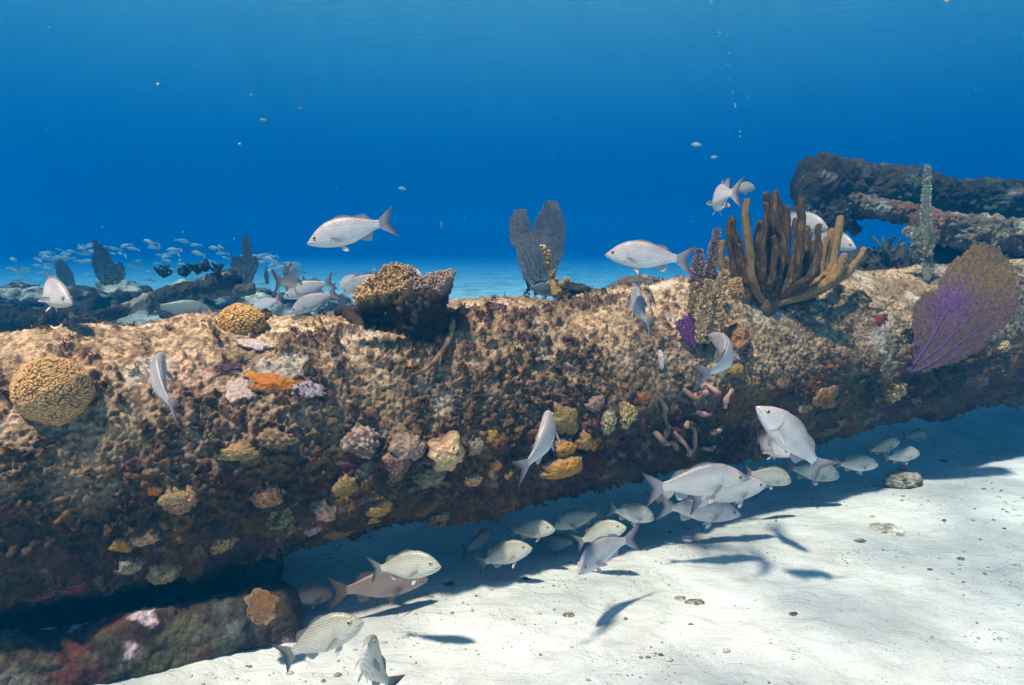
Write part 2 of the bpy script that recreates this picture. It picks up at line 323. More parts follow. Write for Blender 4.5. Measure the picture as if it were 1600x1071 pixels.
# ------------------------------------------------------------------ small log at lower left
def rough_log(name, P0, P1, rad, cfun, nlen, nang, amp=.04, freq=4, seed=100, mat=M_crust, parent=None, squash=1.0, prof=None):
    P0 = np.asarray(P0, float); P1 = np.asarray(P1, float); d = P1 - P0; Ln = np.linalg.norm(d); d /= Ln
    x = np.cross(d, [0, 0, 1.]); x /= np.linalg.norm(x); y = np.cross(x, d)
    s = np.linspace(0, 1, nlen); th = np.linspace(0, 2 * np.pi, nang, endpoint=False); S, TH = np.meshgrid(s, th, indexing='ij'); S = S.ravel(); TH = TH.ravel()
    endc = np.sqrt(np.clip(1 - (np.clip(np.abs(S - .5) * 2 * Ln / 2 - (Ln / 2 - rad * .5), 0, rad * .5) / (rad * .5)) ** 2, 0, 1))
    pr = np.interp(S, prof[0], prof[1]) if prof else 1.0
    dirv = np.cos(TH)[:, None] * x + np.sin(TH)[:, None] * y * squash
    b = P0 + S[:, None] * Ln * d; p = b + dirv * rad
    r = rad * pr + amp * fbm(p, freq, 5, seed) + amp * .5 * np.abs(fbm(p, freq * 4, 3, seed + 9)); a1, _, ia = worley(p, freq * 3.2, seed + 4); r += amp * .7 * np.clip(.6 - a1, 0, 1) * (ia > .4)
    v = b + dirv * (r * endc)[:, None]; c = cfun(v)
    return MB().add(v, gridq(nlen, nang, True), c=c).build(name, mat, parent, loc=tuple((P0 + P1) / 2) if parent is None else None)
def dark_crust(v, seed=200, top=(.30, .34, .28)):
    c = np.tile(np.array([.13, .09, .06]), (len(v), 1)); c = mixc(c, (.20, .2, .09), sst(.0, .3, fbm(v, 6, 4, seed)) * .7); c = mixc(c, (.22, .07, .05), sst(.1, .35, fbm(v, 8, 4, seed + 1)))
    c = mixc(c, (.035, .022, .016), sst(.0, .3, fbm(v, 11, 4, seed + 5)) * .7); c = mixc(c, top, sst(.14, .4, fbm(v, 4, 4, seed + 2)) * .6); c = mixc(c, (.55, .45, .48), sst(.26, .36, fbm(v, 5, 5, seed + 3))); return np.clip(c, .02, .8)
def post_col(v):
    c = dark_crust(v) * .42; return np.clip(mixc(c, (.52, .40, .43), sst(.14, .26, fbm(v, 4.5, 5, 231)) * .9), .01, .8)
g0 = ground(-330, 1180); g1 = ground(478, 985)
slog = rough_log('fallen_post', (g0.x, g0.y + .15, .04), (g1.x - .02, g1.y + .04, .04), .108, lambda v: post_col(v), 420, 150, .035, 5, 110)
tag(slog, 'smaller encrusted post half buried in sand beneath the left end of the column', 'sunken post')

tag(rough_log('gap_blocker', A0 + DL * -4.2 + np.array([0, 0, -.50]) + NB * .12, A0 + DL * -1.05 + np.array([0, 0, -.56]) + NB * .12, .15, lambda v: dark_crust(v, 240) * .35, 200, 60, .05, 5, 115),  # added mass, blocks light so the gap under the column stays black
    'dark mass added under the left half of the huge column to black out the gap', 'rubble')
# ------------------------------------------------------------------ seabed
def spaced(lo, a, b, hi, st):
    mid = np.arange(a, b, st); l = []; x = a; s = st
    while x > lo: s *= 1.16; x -= s; l.append(x)
    h = []; x = mid[-1]; s = st
    while x < hi: s *= 1.16; x += s; h.append(x)
    return np.array(l[::-1] + list(mid) + h)
gx = spaced(-70, -2.4, 5.2, 70, .016); gy = spaced(-20, 1.3, 6.5, 85, .016)
GX, GY = np.meshgrid(gx, gy, indexing='ij'); gp = np.stack([GX.ravel(), GY.ravel(), np.zeros(GX.size)], 1)
near = np.exp(-(np.hypot(gp[:, 0] - 1, gp[:, 1] - 3) / 9) ** 2)
gz = .035 * fbm(gp, .55, 3, 300) + (.020 * fbm(gp, 2.6, 4, 301) + .008 * fbm(gp, 9, 4, 302)) * near
dlog = (gp - A0) @ NB; gz += -.06 * np.exp(-((dlog + .05) / .35) ** 2)
def gheight(x, y):
    p = np.array([[x, y, 0.]]); nn = math.exp(-(math.hypot(x - 1, y - 3) / 9) ** 2)
    return float(.035 * fbm(p, .55, 3, 300)[0] + (.020 * fbm(p, 2.6, 4, 301)[0] + .008 * fbm(p, 9, 4, 302)[0]) * nn - .06 * math.exp(-((((p[0] - A0) @ NB) + .05) / .35) ** 2))
gp[:, 2] = gz
tag(MB().add(gp, gridq(len(gx), len(gy)), c=(.7, .7, .65)).build('seabed', M_sand), kind='structure')

# ------------------------------------------------------------------ water surface seen from below
def surf_mat():
    m = bpy.data.materials.new('water_surface'); m.use_nodes = True; nt = m.node_tree; nt.nodes.clear(); L = nt.links.new; N = nt.nodes.new
    out = N('ShaderNodeOutputMaterial'); fr = N('ShaderNodeFresnel'); fr.inputs['IOR'].default_value = 1.333
    gl = N('ShaderNodeBsdfGlossy'); gl.inputs['Roughness'].default_value = .12; tp = N('ShaderNodeBsdfTransparent')
    tc = N('ShaderNodeTexCoord'); n1 = N('ShaderNodeTexNoise'); n1.inputs['Scale'].default_value = 1.3; n1.inputs['Detail'].default_value = 3; n1.inputs['Distortion'].default_value = 1.5; L(tc.outputs['Object'], n1.inputs['Vector'])
    cr = N('ShaderNodeMapRange'); cr.inputs[1].default_value = .40; cr.inputs[2].default_value = .55; cr.inputs[3].default_value = .5; cr.inputs[4].default_value = 1.0; cr.interpolation_type = 'SMOOTHSTEP'; L(n1.outputs[0], cr.inputs[0]); L(cr.outputs[0], tp.inputs[0])  # patchy transparency added to dapple the sunlight below
    mp = N('ShaderNodeMapping'); mp.inputs['Scale'].default_value = (.35, 1.6, 1); L(tc.outputs['Object'], mp.inputs[0])
    n2 = N('ShaderNodeTexNoise'); n2.inputs['Scale'].default_value = 3; n2.inputs['Detail'].default_value = 4; L(mp.outputs[0], n2.inputs['Vector'])
    bp = N('ShaderNodeBump'); bp.inputs['Distance'].default_value = .006; bp.inputs['Strength'].default_value = 1; L(n2.outputs[0], bp.inputs['Height']); L(bp.outputs[0], gl.inputs['Normal'])
    ms = N('ShaderNodeMixShader'); L(fr.outputs[0], ms.inputs[0]); L(tp.outputs[0], ms.inputs[1]); L(gl.outputs[0], ms.inputs[2]); L(ms.outputs[0], out.inputs['Surface']); return m
SURF = 5.4
wx = np.linspace(-70, 70, 60); WX, WY = np.meshgrid(wx, np.linspace(-20, 85, 60), indexing='ij')
wv_ = np.stack([WX.ravel(), WY.ravel(), np.zeros(WX.size)], 1)
tag(MB().add(wv_, gridq(60, 60)).build('water_surface', surf_mat(), loc=None), kind='structure').location = (0, 0, SURF)


# ------------------------------------------------------------------ fish
def smooth_interp(s, xs, ys):
    u = np.linspace(0, 1, 400); y = np.interp(u, xs, ys); k = np.hanning(35); k /= k.sum()
    y = np.convolve(np.pad(y, 17, mode='reflect', reflect_type='odd'), k, 'valid'); return np.interp(s, u, y)
PROF = {
 'S': dict(x=[0, .05, .13, .24, .36, .5, .64, .75, .82], top=[-.035, .005, .065, .118, .135, .125, .085, .05, .038], bot=[-.045, -.07, -.095, -.118, -.13, -.12, -.08, -.042, -.034], w=[.004, .026, .048, .062, .066, .058, .036, .018, .010]),
 'G': dict(x=[0, .05, .13, .24, .36, .5, .64, .75, .82], top=[-.03, .035, .10, .148, .158, .138, .09, .048, .036], bot=[-.05, -.08, -.108, -.128, -.138, -.128, -.085, -.044, -.034], w=[.004, .03, .052, .066, .068, .06, .038, .018, .010])}
TONE = {'S': dict(back=(.33, .30, .30), side=(.60, .57, .57), belly=(.76, .74, .73), fin=(.48, .45, .50), edge=(.17, .14, .19)),
        'G': dict(back=(.34, .33, .25), side=(.57, .55, .47), belly=(.76, .74, .70), fin=(.30, .30, .27), edge=(.07, .07, .07)),
        'R': dict(back=(.20, .14, .11), side=(.30, .21, .17), belly=(.40, .32, .28), fin=(.25, .14, .13), edge=(.12, .06, .06)),
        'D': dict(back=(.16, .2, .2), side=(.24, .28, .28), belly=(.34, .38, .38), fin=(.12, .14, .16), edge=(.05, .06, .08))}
def bendf(v, b):
    f = lambda x: b * (np.clip(.2 - x, 0, None) ** 2 * 1.1 + np.clip(x - .2, 0, None) ** 2 * .9)
    v = v.copy(); a0, a1 = f(.5), f(-.5); v[:, 1] += f(v[:, 0]) - (a0 + (.5 - v[:, 0]) * (a1 - a0)); return v
def two_sided(grid, n, m, th):
    """grid (n*m,3) as a thin solid sheet with thickness along y"""
    a = grid.copy(); b = grid.copy(); a[:, 1] += th; b[:, 1] -= th; q = gridq(n, m); k = n * m
    per = np.concatenate([np.arange(m), np.arange(1, n) * m + m - 1, (n - 1) * m + np.arange(m - 2, -1, -1), np.arange(n - 2, 0, -1) * m]); p2 = np.roll(per, -1)
    return np.concatenate([a, b]), np.concatenate([q, q[:, ::-1] + k, np.stack([per, per + k, p2 + k, p2], 1)])
def fish(kind, nose, tail, depth, L, away, label, group=None, bend=0, roll=0, tone=None, dors=1.0, pect=1.0, small=False, name=None, stiff=1.0):
    n = W(nose[0], nose[1], depth); t = W(tail[0], tail[1], depth); v = n - t
    C = (n + t) / 2; RD = (C - CAMP).normalized()
    v = v - RD * v.dot(RD)
    if v.length < L: dz = math.sqrt(L * L - v.length ** 2) * away; F = (v + RD * dz)
    else: F = v; L = v.length
    F.normalize()
    U = Vector((0, 0, 1)) - F * F.z; U.normalize(); S = U.cross(F)
    if roll: q = Matrix.Rotation(R(roll), 3, F); U = q @ U; S = q @ S
    M = Matrix(((F.x * L, S.x * L, U.x * L, C.x), (F.y * L, S.y * L, U.y * L, C.y), (F.z * L, S.z * L, U.z * L, C.z), (0, 0, 0, 1)))
    P = PROF[kind]; tn = TONE[tone or kind]; mat = M_fishG if kind == 'G' else M_fishS
    name = name or ('grunt_fish' if kind == 'G' else 'snapper_fish')
    root = empty(name, None, label, 'fish', group, M=M)
    HS = 1.16 if kind == 'S' else 1.16
    top = lambda s: HS * smooth_interp(s, P['x'], P['top']); bot = lambda s: HS * smooth_interp(s, P['x'], P['bot']); wid = lambda s: 1.12 * smooth_interp(s, P['x'], P['w'])
    ns, nc = (90, 44) if not small else (36, 20)
    s = .82 * (np.linspace(0, 1, ns) ** 1.15); th = np.linspace(0, 2 * np.pi, nc, endpoint=False); Sg, TH = np.meshgrid(s, th, indexing='ij'); Sg = Sg.ravel(); TH = TH.ravel()
    rr = np.sqrt(np.clip(1 - (1 - np.clip(Sg / .035, 0, 1)) ** 2, 0.0, 1)); zt = top(Sg); zb = bot(Sg); mid = zt * .35 + zb * .65; sn = np.sin(TH)
    hh = np.where(sn > 0, zt - mid, mid - zb); cw = np.cos(TH); y = wid(Sg) * np.sign(cw) * np.abs(cw) ** .85 * rr; z = mid + hh * np.sign(sn) * np.abs(sn) ** 1.0 * rr
    gl = .235 + .05 * (1 - ((z - (-.02)) / .11) ** 2); g = np.exp(-((Sg - gl) / .006) ** 2) * (np.abs(z + .02) < .1)
    y *= 1 + .07 * sst(gl - .05, gl - .003, Sg) * (Sg < gl) * (np.abs(z + .02) < .1)
    mo = np.exp(-((z - (-.047 - .10 * Sg)) / .0035) ** 2) * (Sg < .085) * (Sg > .004)
    V = np.stack([.5 - Sg, y, z], 1); V = bendf(V, bend)
    w_ = (z - zb) / (zt - zb + 1e-6)
    c = mixc(np.tile(np.array(tn['belly']), (len(V), 1)), tn['side'], sst(.12, .45, w_)); c = mixc(c, tn['back'], sst(.58, .98, w_) * .9)
    c = mixc(c, np.array(tn['side']) * .62, np.clip(g, 0, 1) * .7); c = mixc(c, (.12, .08, .08), np.clip(mo, 0, 1) * .8)
    if kind == 'S': c = mixc(c, np.array(tn['side']) * np.array([1.05, .82, .86]), (Sg < .2) * sst(.3, .8, w_) * .5 * sst(.0, .1, Sg))
    k = len(V); V = np.concatenate([V, bendf(np.array([[.5, 0, mid[0]], [.5 - .822, 0, mid[-1]]]), bend)]); c = np.concatenate([c, [c[0], c[-1]]])
    j = np.arange(nc); j2 = (j + 1) % nc; tri = np.concatenate([np.stack([np.full(nc, k), j, j2], 1), np.stack([np.full(nc, k + 1), (ns - 1) * nc + j2, (ns - 1) * nc + j], 1)])
    MB().add(V, gridq(ns, nc, True), tri, c).build('body', mat, root)
    rays = lambda a, f: (1 - .22 * (np.sin(a * f) > .2))[:, None]
    # tail fin
    n1, m1 = 21, 9; a, b = np.meshgrid(np.linspace(-1, 1, n1), np.linspace(0, 1, m1), indexing='ij'); a = a.ravel(); b = b.ravel()
    zc = (top(.82) + bot(.82)) / 2; hr = (top(.82) - bot(.82)) / 2; x1 = -.5 + .085 * (1 - np.abs(a)) ** 1.0
    gx_ = -.305 * (1 - b) + x1 * b; gz_ = zc + a * (hr * (1 - b) + b * (.155 + .02 * np.abs(a)) * stiff); G = np.stack([gx_, .004 * np.sin(a * 3) * b, gz_], 1)
    cf = mixc(np.tile(np.array(tn['fin']), (len(G), 1)), tn['edge'], sst(.45, 1, b)) ; cf = mixc(cf, tn['side'], sst(.3, 0, b) * .8) * rays(a, 34)
    Vt, qt = two_sided(G, n1, m1, .0016); MB().add(bendf(Vt, bend), qt, c=np.tile(cf, (2, 1))).build('tail_fin', M_fin, root)
    def strip(nm, s0, s1, edge, hfun, sweep, colr, tipc):
        n2, m2 = 25, 5; u, b = np.meshgrid(np.linspace(0, 1, n2), np.linspace(0, 1, m2), indexing='ij'); u = u.ravel(); b = b.ravel(); ss = s0 + (s1 - s0) * u
        zz = edge(ss); sg = 1 if nm == 'dorsal_fin' else -1; h = hfun(u) * b; G = np.stack([.5 - ss - sweep * h, 0 * u, zz - sg * .006 + sg * h], 1)
        cc = mixc(np.tile(np.array(colr), (len(G), 1)), tipc, b * .8) * rays(u, 60)
        Vt, qt = two_sided(G, n2, m2, .0015); MB().add(bendf(Vt, bend), qt, c=np.tile(cc, (2, 1))).build(nm, M_fin, root)
    if dors: strip('dorsal_fin', .27, .74, top, lambda u: dors * (.034 * np.sin(np.clip(u * 1.7, 0, 1) * np.pi * .95 + .05) * (1 + .15 * np.sin(u * 75)) + .05 * np.exp(-((u - .78) / .17) ** 2)), .7, tn['fin'], np.array(tn['edge']) * .6 + np.array(tn['fin']) * .5)
    strip('anal_fin', .58, .74, bot, lambda u: .065 * np.exp(-((u - .35) / .38) ** 2), .8, tn['fin'], tn['belly'])
    if small: 
        pass
    def blade(nm, root_p, dirv, wdir, L2, w2, colr):
        n3, m3 = 9, 6; a, b = np.meshgrid(np.linspace(-1, 1, n3), np.linspace(0, 1, m3), indexing='ij'); a = a.ravel(); b = b.ravel(); d = np.array(dirv, float); d /= np.linalg.norm(d); w = np.array(wdir, float); w -= d * (w @ d); w /= np.linalg.norm(w)
        half = w2 * (.25 + .75 * np.sin(np.pi * np.clip(b * .62 + .05, 0, 1))) * (1 - .15 * b); ln = L2 * b * (1 - .35 * a * a * b) * (1 + .12 * a)
        G = np.array(root_p) + ln[:, None] * d + (a * half)[:, None] * w; nrm_ = np.cross(d, w)
        A_ = G + nrm_ * .0012; B_ = G - nrm_ * .0012; q = gridq(n3, m3); kk = len(G); per = np.concatenate([np.arange(m3), np.arange(1, n3) * m3 + m3 - 1, (n3 - 1) * m3 + np.arange(m3 - 2, -1, -1), np.arange(n3 - 2, 0, -1) * m3]); p2 = np.roll(per, -1)
        cc = mixc(np.tile(np.array(colr), (kk, 1)), np.array(tn['belly']), b * .4) * rays(a, 26)
        MB().add(bendf(np.concatenate([A_, B_]), bend), np.concatenate([q, q[:, ::-1] + kk, np.stack([per, per + kk, p2 + kk, p2], 1)]), c=np.tile(cc, (2, 1))).build(nm, M_fin, root)
    for sg in (-1, 1):
        if pect: blade('pectoral_fin', (.5 - .285, sg * wid(.285) * .93, -.045), (-.75 * pect, sg * .42 * pect, -.38), (0.3, 0, 1), .15, .034, np.array(tn['side']) * .95)
        blade('pelvic_fin', (.5 - .35, sg * .022, bot(.35) + .006), (-.62, sg * .22, -.55), (1, 0, .1), .105, .028, np.array(tn['belly']) * .95)
        ex, ez = (.5 - .105, -.002) if kind == 'S' else (.5 - .11, .03)
        sv, sq = sphere(12, 16); ey = sg * (wid(.105) * .92 - .004); er = .026 if kind == 'S' else .028
        p0 = np.array([[ex, ey, ez]]); p0 = bendf(p0, bend)[0]; rim = (np.abs(sv[:, 1])); out = sv[:, 1] * sg
        ec = mixc(np.tile(np.array([.62, .5, .2]), (len(sv), 1)), (.35, .34, .32), sst(.75, .45, out))
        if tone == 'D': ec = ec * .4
        e = MB().add(sv * [er, er * .6, er] + p0, sq, c=ec).build('eye', M_eye, root)
        MB().add(sv * [er * .55, er * .3, er * .6] + p0 + [0, sg * er * .36, 0], sq, c=(.008, .008, .01)).build('pupil', M_eye, e)
    return root
S_, G_ = 'S', 'G'
fish(S_, (478, 375), (619, 345), 2.40, .33, 1, 'silver snapper swimming left in open water above the table coral', pect=.8)
fish(S_, (944, 392), (1083, 408), 2.45, .33, 1, 'silver snapper swimming left in front of the blue beside the feathery corals', dors=.7)
fish(S_, (113, 468), (72, 444), 2.35, .32, -1, 'pale rounded fish seen head on above the far left end of the column', roll=-8, bend=.3, dors=1.2)
fish(S_, (458, 428), (426, 442), 2.75, .32, 1, 'silver fish seen from behind showing its dark tail above the small brain coral', bend=.35, dors=1.6)
fish(S_, (441, 462), (524, 439), 3.9, .32, 1, 'grey-blue fish heading left just behind the fish seen from its tail', 'fish gathered behind the column')
fish(S_, (452, 486), (530, 455), 3.6, .30, 1, 'silver fish angled nose down, lowest of the three beyond the small brain coral', 'fish gathered behind the column')
fish(S_, (532, 456), (604, 426), 4.1, .32, 1, 'silver fish nosing down behind the left tip of the table coral', 'fish gathered behind the column')
fish(S_, (528, 446), (572, 432), 4.6, .3, 1, 'faint silver fish half covered by the one behind the table coral tip', 'fish gathered behind the column', small=True)
fish(S_, (338, 487), (232, 478), 4.2, .36, 1, 'grey fish in the shade under the leaning blue beam', 'fish gathered behind the column', tone='D')
fish(S_, (392, 484), (440, 466), 4.4, .3, 1, 'small silver fish peeking over the column right of the small brain coral', 'fish gathered behind the column', small=True)
fish(S_, (660, 432), (628, 424), 4.8, .3, -1, 'fish mostly hidden behind the top of the table coral', 'fish gathered behind the column', small=True)
fish(S_, (872, 455), (820, 449), 4.2, .3, 1, 'bluish fish just showing behind the column below the grey sea fan', 'fish gathered behind the column', tone='D')
fish(S_, (1128, 318), (1160, 300), 2.5, .32, 1, 'pale fish seen from behind with a thin fin spread left above the finger coral', bend=-.5, dors=1.8, pect=1.4, roll=6)
fish(G_, (1180, 292), (1140, 296), 3.4, .16, 1, 'little yellowish fish peeping out behind the tail of the pale fish above the finger coral', small=True)
fish(S_, (1294, 352), (1205, 340), 3.95, .37, -1, 'large silver fish partly hidden behind the tips of the finger coral')
fish(S_, (1338, 384), (1262, 366), 4.15, .36, -1, 'silver fish lower right behind the finger coral, under the wreck end', pect=1.5)
fish(S_, (992, 445), (1021, 514), 2.6, .30, 1, 'slim grey fish climbing nose up over the bare top of the column', bend=-.25, pect=.5, dors=.4)
fish(S_, (253, 545), (279, 645), 1.95, .30, 1, 'grey fish seen from above with curved dark tail near the big brain coral', bend=-.35, dors=.35, pect=1.6, tone=None)
fish(S_, (1106, 516), (1080, 592), 2.45, .33, 1, 'curled silver fish turning beneath the purple sea fan and feathery corals', bend=1.1, dors=1.0, pect=1.3)
fish(S_, (858, 634), (806, 740), 2.1, .31, 1, 'slender silver fish swimming up past the mustard coloured sponges', bend=.45, dors=.3, pect=1.3)
fish(S_, (1187, 630), (1292, 742), 2.5, 0.39, -1, 'silver snapper pointing up left in front of the column, tail low over the sand', dors=.7, pect=1.0)
fish(S_, (1243, 706), (1181, 680), 2.9, 0.3, -1, 'white bluish fish curling below the snapper that points up left', bend=.5, dors=1.3)
fish(S_, (1171, 740), (1006, 766), 2.75, 0.44, 1, 'largest white snapper swimming right along the foot of the column', dors=.8)
fish(S_, (1199, 751), (1073, 786), 3.0, 0.38, 1, 'pale snapper just beneath the largest white one, nose up right')
fish(S_, (1160, 799), (1026, 792), 3.05, 0.4, 1, 'dusky snapper lowest of the three near the largest white snapper', dors=.8)
fish(S_, (1052, 762), (1012, 782), 3.1, 0.26, -1, 'small pale fish under the tail of the largest white snapper', dors=.8, small=True)
fish(G_, (1238, 750), (1160, 738), 3.3, 0.28, 1, 'striped yellow-grey grunt right behind the pale snapper, in the shade of the column')
fish(G_, (1313, 742), (1222, 730), 3.5, 0.32, 1, 'dark fish with a pale lower jaw behind the tail pointing down to the sand', tone='D')
fish(G_, (1373, 724), (1300, 726), 3.7, 0.27, 1, 'striped grunt left of the pair resting in shadow above the encrusted rock')
fish(G_, (1406, 688), (1352, 708), 4.0, 0.25, 1, 'dim striped grunt behind the brighter one above the encrusted rock')
fish(G_, (1438, 706), (1378, 718), 3.8, 0.25, 1, 'pale grunt hovering right over the encrusted rock')
fish(G_, (1449, 680), (1408, 682), 4.3, 0.23, 1, 'faintest grunt deep in the shadow at the right end of the group', tone='D', small=True)
fish(G_, (1024, 808), (948, 796), 3.0, 0.25, 1, 'brownish grunt with fine stripes under the middle of the column', 'grunts sheltering under the column')
fish(G_, (864, 820), (946, 800), 2.95, 0.26, -1, 'dark grunt facing left under the column, nose to nose with a white one', 'grunts sheltering under the column', tone='D')
fish(G_, (866, 824), (790, 832), 2.85, 0.24, -1, 'white grunt facing right, nose to nose with the dark grunt under the column', 'grunts sheltering under the column')
fish(G_, (829, 852), (742, 884), 2.75, 0.27, -1, 'wavy striped grunt below the white grunt under the column', 'grunts sheltering under the column')
fish(G_, (772, 830), (722, 864), 3.0, 0.24, 1, 'barely visible dark grunt deep under the column left of the others', 'grunts sheltering under the column', tone='D')
fish(G_, (976, 820), (896, 850), 2.75, 0.25, -1, 'pale grunt with a dark tail slanting up right above the yellow-eyed fish', 'grunts sheltering under the column')
fish(G_, (838, 850), (906, 846), 3.05, 0.24, 1, 'shadowy fish behind the dark tail of the slanting pale grunt', 'grunts sheltering under the column', tone='D', small=True)
fish(S_, (904, 890), (1002, 838), 2.42, .34, -1, 'bright white fish with a golden eye coasting left over sunlit sand', bend=.35, dors=.7, pect=1.3)
fish(G_, (687, 880), (575, 890), 2.2, 0.27, -1, 'white grunt with fine scale lines facing right above a reddish fish')
fish(S_, (672, 898), (514, 928), 2.5, 0.38, 1, 'reddish brown fish in the shadow behind the white grunt', tone='R')
fish(S_, (524, 926), (440, 936), 2.5, 0.24, 1, 'dim brown fish hiding beside the end of the sunken post', tone='R', small=True)
fish(G_, (564, 966), (434, 1030), 1.75, .27, -1, 'large striped grunt with a dark forked tail over the sand by the sunken post')
fish(G_, (578, 1000), (626, 1082), 1.6, .24, -1, 'striped grunt at the bottom edge turning its head toward the camera', bend=.5, roll=10)
# little far ones in open water
fish(S_, (405, 187), (420, 189), 9, .14, 1, 'tiny dark fish in the upper left open water, larger of two', tone='D', small=True)
fish(S_, (465, 168), (476, 171), 10, .12, 1, 'tiny faint fish in the upper open water right of a darker one', tone='D', small=True)
fish(S_, (622, 294), (637, 296), 6, .1, 1, 'tiny dark fish above the left-swimming snapper', tone='D', small=True)
fish(G_, (690, 346), (691, 360), 5, .08, 1, 'tiny striped fish hovering between the snapper and the grey sea fan', tone='D', small=True)
fish(S_, (1080, 225), (1098, 227), 9, .17, 1, 'tiny silvery fish in open water left of the bubble trail, upper one', small=True)
fish(S_, (1110, 246), (1122, 245), 9, .12, 1, 'tiny silvery fish in open water left of the bubble trail, lower one', small=True)

# distant school: one small fish mesh, copied
def school_mesh():
    ns, nc = 14, 8; s = np.linspace(0, .82, ns); th = np.linspace(0, 2 * np.pi, nc, endpoint=False); Sg, TH = np.meshgrid(s, th, indexing='ij'); Sg = Sg.ravel(); TH = TH.ravel(); P = PROF['S']
    zt = np.interp(Sg, P['x'], P['top']); zb = np.interp(Sg, P['x'], P['bot']); w = np.interp(Sg, P['x'], P['w']); mid = (zt + zb) / 2; V = np.stack([.5 - Sg, w * np.cos(TH), mid + (zt - zb) / 2 * np.sin(TH)], 1)
    c = mixc(np.tile(np.array([.5, .52, .5]), (len(V), 1)), (.3, .32, .34), sst(.3, .9, np.sin(TH))); mb = MB().add(V, gridq(ns, nc, True), c=c)
    a, b = np.meshgrid(np.linspace(-1, 1, 5), np.linspace(0, 1, 3), indexing='ij'); a = a.ravel(); b = b.ravel(); G = np.stack([-.3 * (1 - b) + (-.5 + .08 * (1 - np.abs(a))) * b, 0 * a, a * (.035 * (1 - b) + .16 * b)], 1); Vt, qt = two_sided(G, 5, 3, .002)
    return mb.add(Vt, qt, c=(.4, .4, .42))
sm = school_mesh().build('school_fish', M_fishS); first = True; nsch = 0
while nsch < 150:
    px = random.uniform(20, 470); top_y = 372 + 40 * abs((px - 230) / 240) ** 1.5; py = top_y + (455 - top_y) * random.random() ** 1.2; d = random.uniform(11, 17)
    p = W(px, py, d)
    if p.z < .5: continue
    o = sm if nsch == 0 else sm.copy()
    if nsch: col.objects.link(o)
    o.location = p; L_ = random.uniform(.2, .32); o.scale = (L_,) * 3; o.rotation_euler = (0, random.uniform(-.35, .3), (math.pi if random.random() < .65 else 0) + random.gauss(0, .75)); nsch += 1
    tag(o, 'faint silvery fish of the distant school over the rubble at the left', 'fish', 'silvery fish of the distant school')

# ------------------------------------------------------------------ corals and sponges on the column
def lump(name, label, cat, px, py, rw, rh=None, cols=((.4, .3, .15),), flat=.7, kind='knob', out=.25, seed=1, group=None, det=64, P=None, n=None, mat=None, freq=None, tilt=0.):
    if P is None: P, n, d = log_hit(px, py)
    else: d = (Vector(P) - CAMP).dot(FW)
    rw = rw / FPX * d; rh = (rh / FPX * d) if rh else rw; h = max(rw, rh) * flat; B = basis(n)
    x = RT - Vector(n) * RT.dot(Vector(n)); x.normalize(); B = np.array([x, Vector(n).cross(x), n])
    sv, sq = sphere(det, int(det * 1.4)); p = sv * [rw, rh, h]; s = .5 * (rw + rh); sn = seed * 13.7
    q = p / s + sn; f = freq or 1
    if kind == 'knob': w1, w2, ii = worley(q, 3.6 * f, seed); disp = .26 * np.clip(.75 - w1, 0, 1) + .1 * fbm(q, 2, 3, seed); shade = sst(.62, .3, w1)
    elif kind == 'polyp': w1, w2, ii = worley(q, 6.5 * f, seed); disp = .09 * np.clip(w2 - w1, 0, .5) + .16 * fbm(q, 1.4, 3, seed); shade = sst(.05, .3, w2 - w1)
    elif kind == 'pore': w1, w2, ii = worley(q, 2.0 * f, seed); hole = sst(.22, .12, w1) * (ii > .45); disp = .22 * fbm(q, 1.1, 3, seed) + .05 * fbm(q, 9, 2, seed) - .16 * hole; shade = 1 - hole
    elif kind == 'cup': w1, w2, ii = worley(q, 4.5 * f, seed); disp = .2 * sst(.0, .3, .45 - w1) - .22 * sst(.2, .08, w1); shade = sst(.08, .25, w1)
    else: disp = .3 * fbm(q, 1.3, 4, seed) + .1 * fbm(q, 5, 3, seed); shade = .5 + .5 * fbm(q, 4, 3, seed)
    disp = disp + .05 * fbm(q, 8, 3, seed + 3)
    v = p * (1 + disp)[:, None]; edge = 1 + .45 * fbm(np.stack([sv[:, 0], sv[:, 1], 0 * sv[:, 0]], 1) * 1.3 + sn, 1.5, 3, seed + 8); v[:, :2] *= edge[:, None]
    c0 = np.array(cols[0]); c1 = np.array(cols[1] if len(cols) > 1 else c0 * .55); c2 = np.array(cols[2]) if len(cols) > 2 else None
    c = c1 + (c0 - c1) * np.clip(shade, 0, 1)[:, None]
    if c2 is not None: c = mixc(c, c2, sst(.05, .3, fbm(q, 1.8, 3, seed + 5)) * .85)
    c = c * (1 - .35 * sst(.1, .45, np.abs(fbm(q, 5, 3, seed + 6))))[:, None] * np.array([1.02, .84, .82])
    rim = sst(.55, .12, sv[:, 2] + .5 * fbm(q, 2.6, 4, seed + 7)); crust = mixc(np.tile(np.array([.17, .105, .065]), (len(c), 1)), (.30, .2, .12), sst(-.1, .3, fbm(q, 6, 3, seed + 9))); c = c * (1 - rim[:, None]) + crust * rim[:, None]
    V = (v + [0, 0, h * (out - .0)]) @ B + P - np.asarray(n) * h * .35
    return tag(MB().add(V, sq, c=np.clip(c, .01, .9)).build(name, mat or M_coral, loc=tuple(P)), label, cat, group)
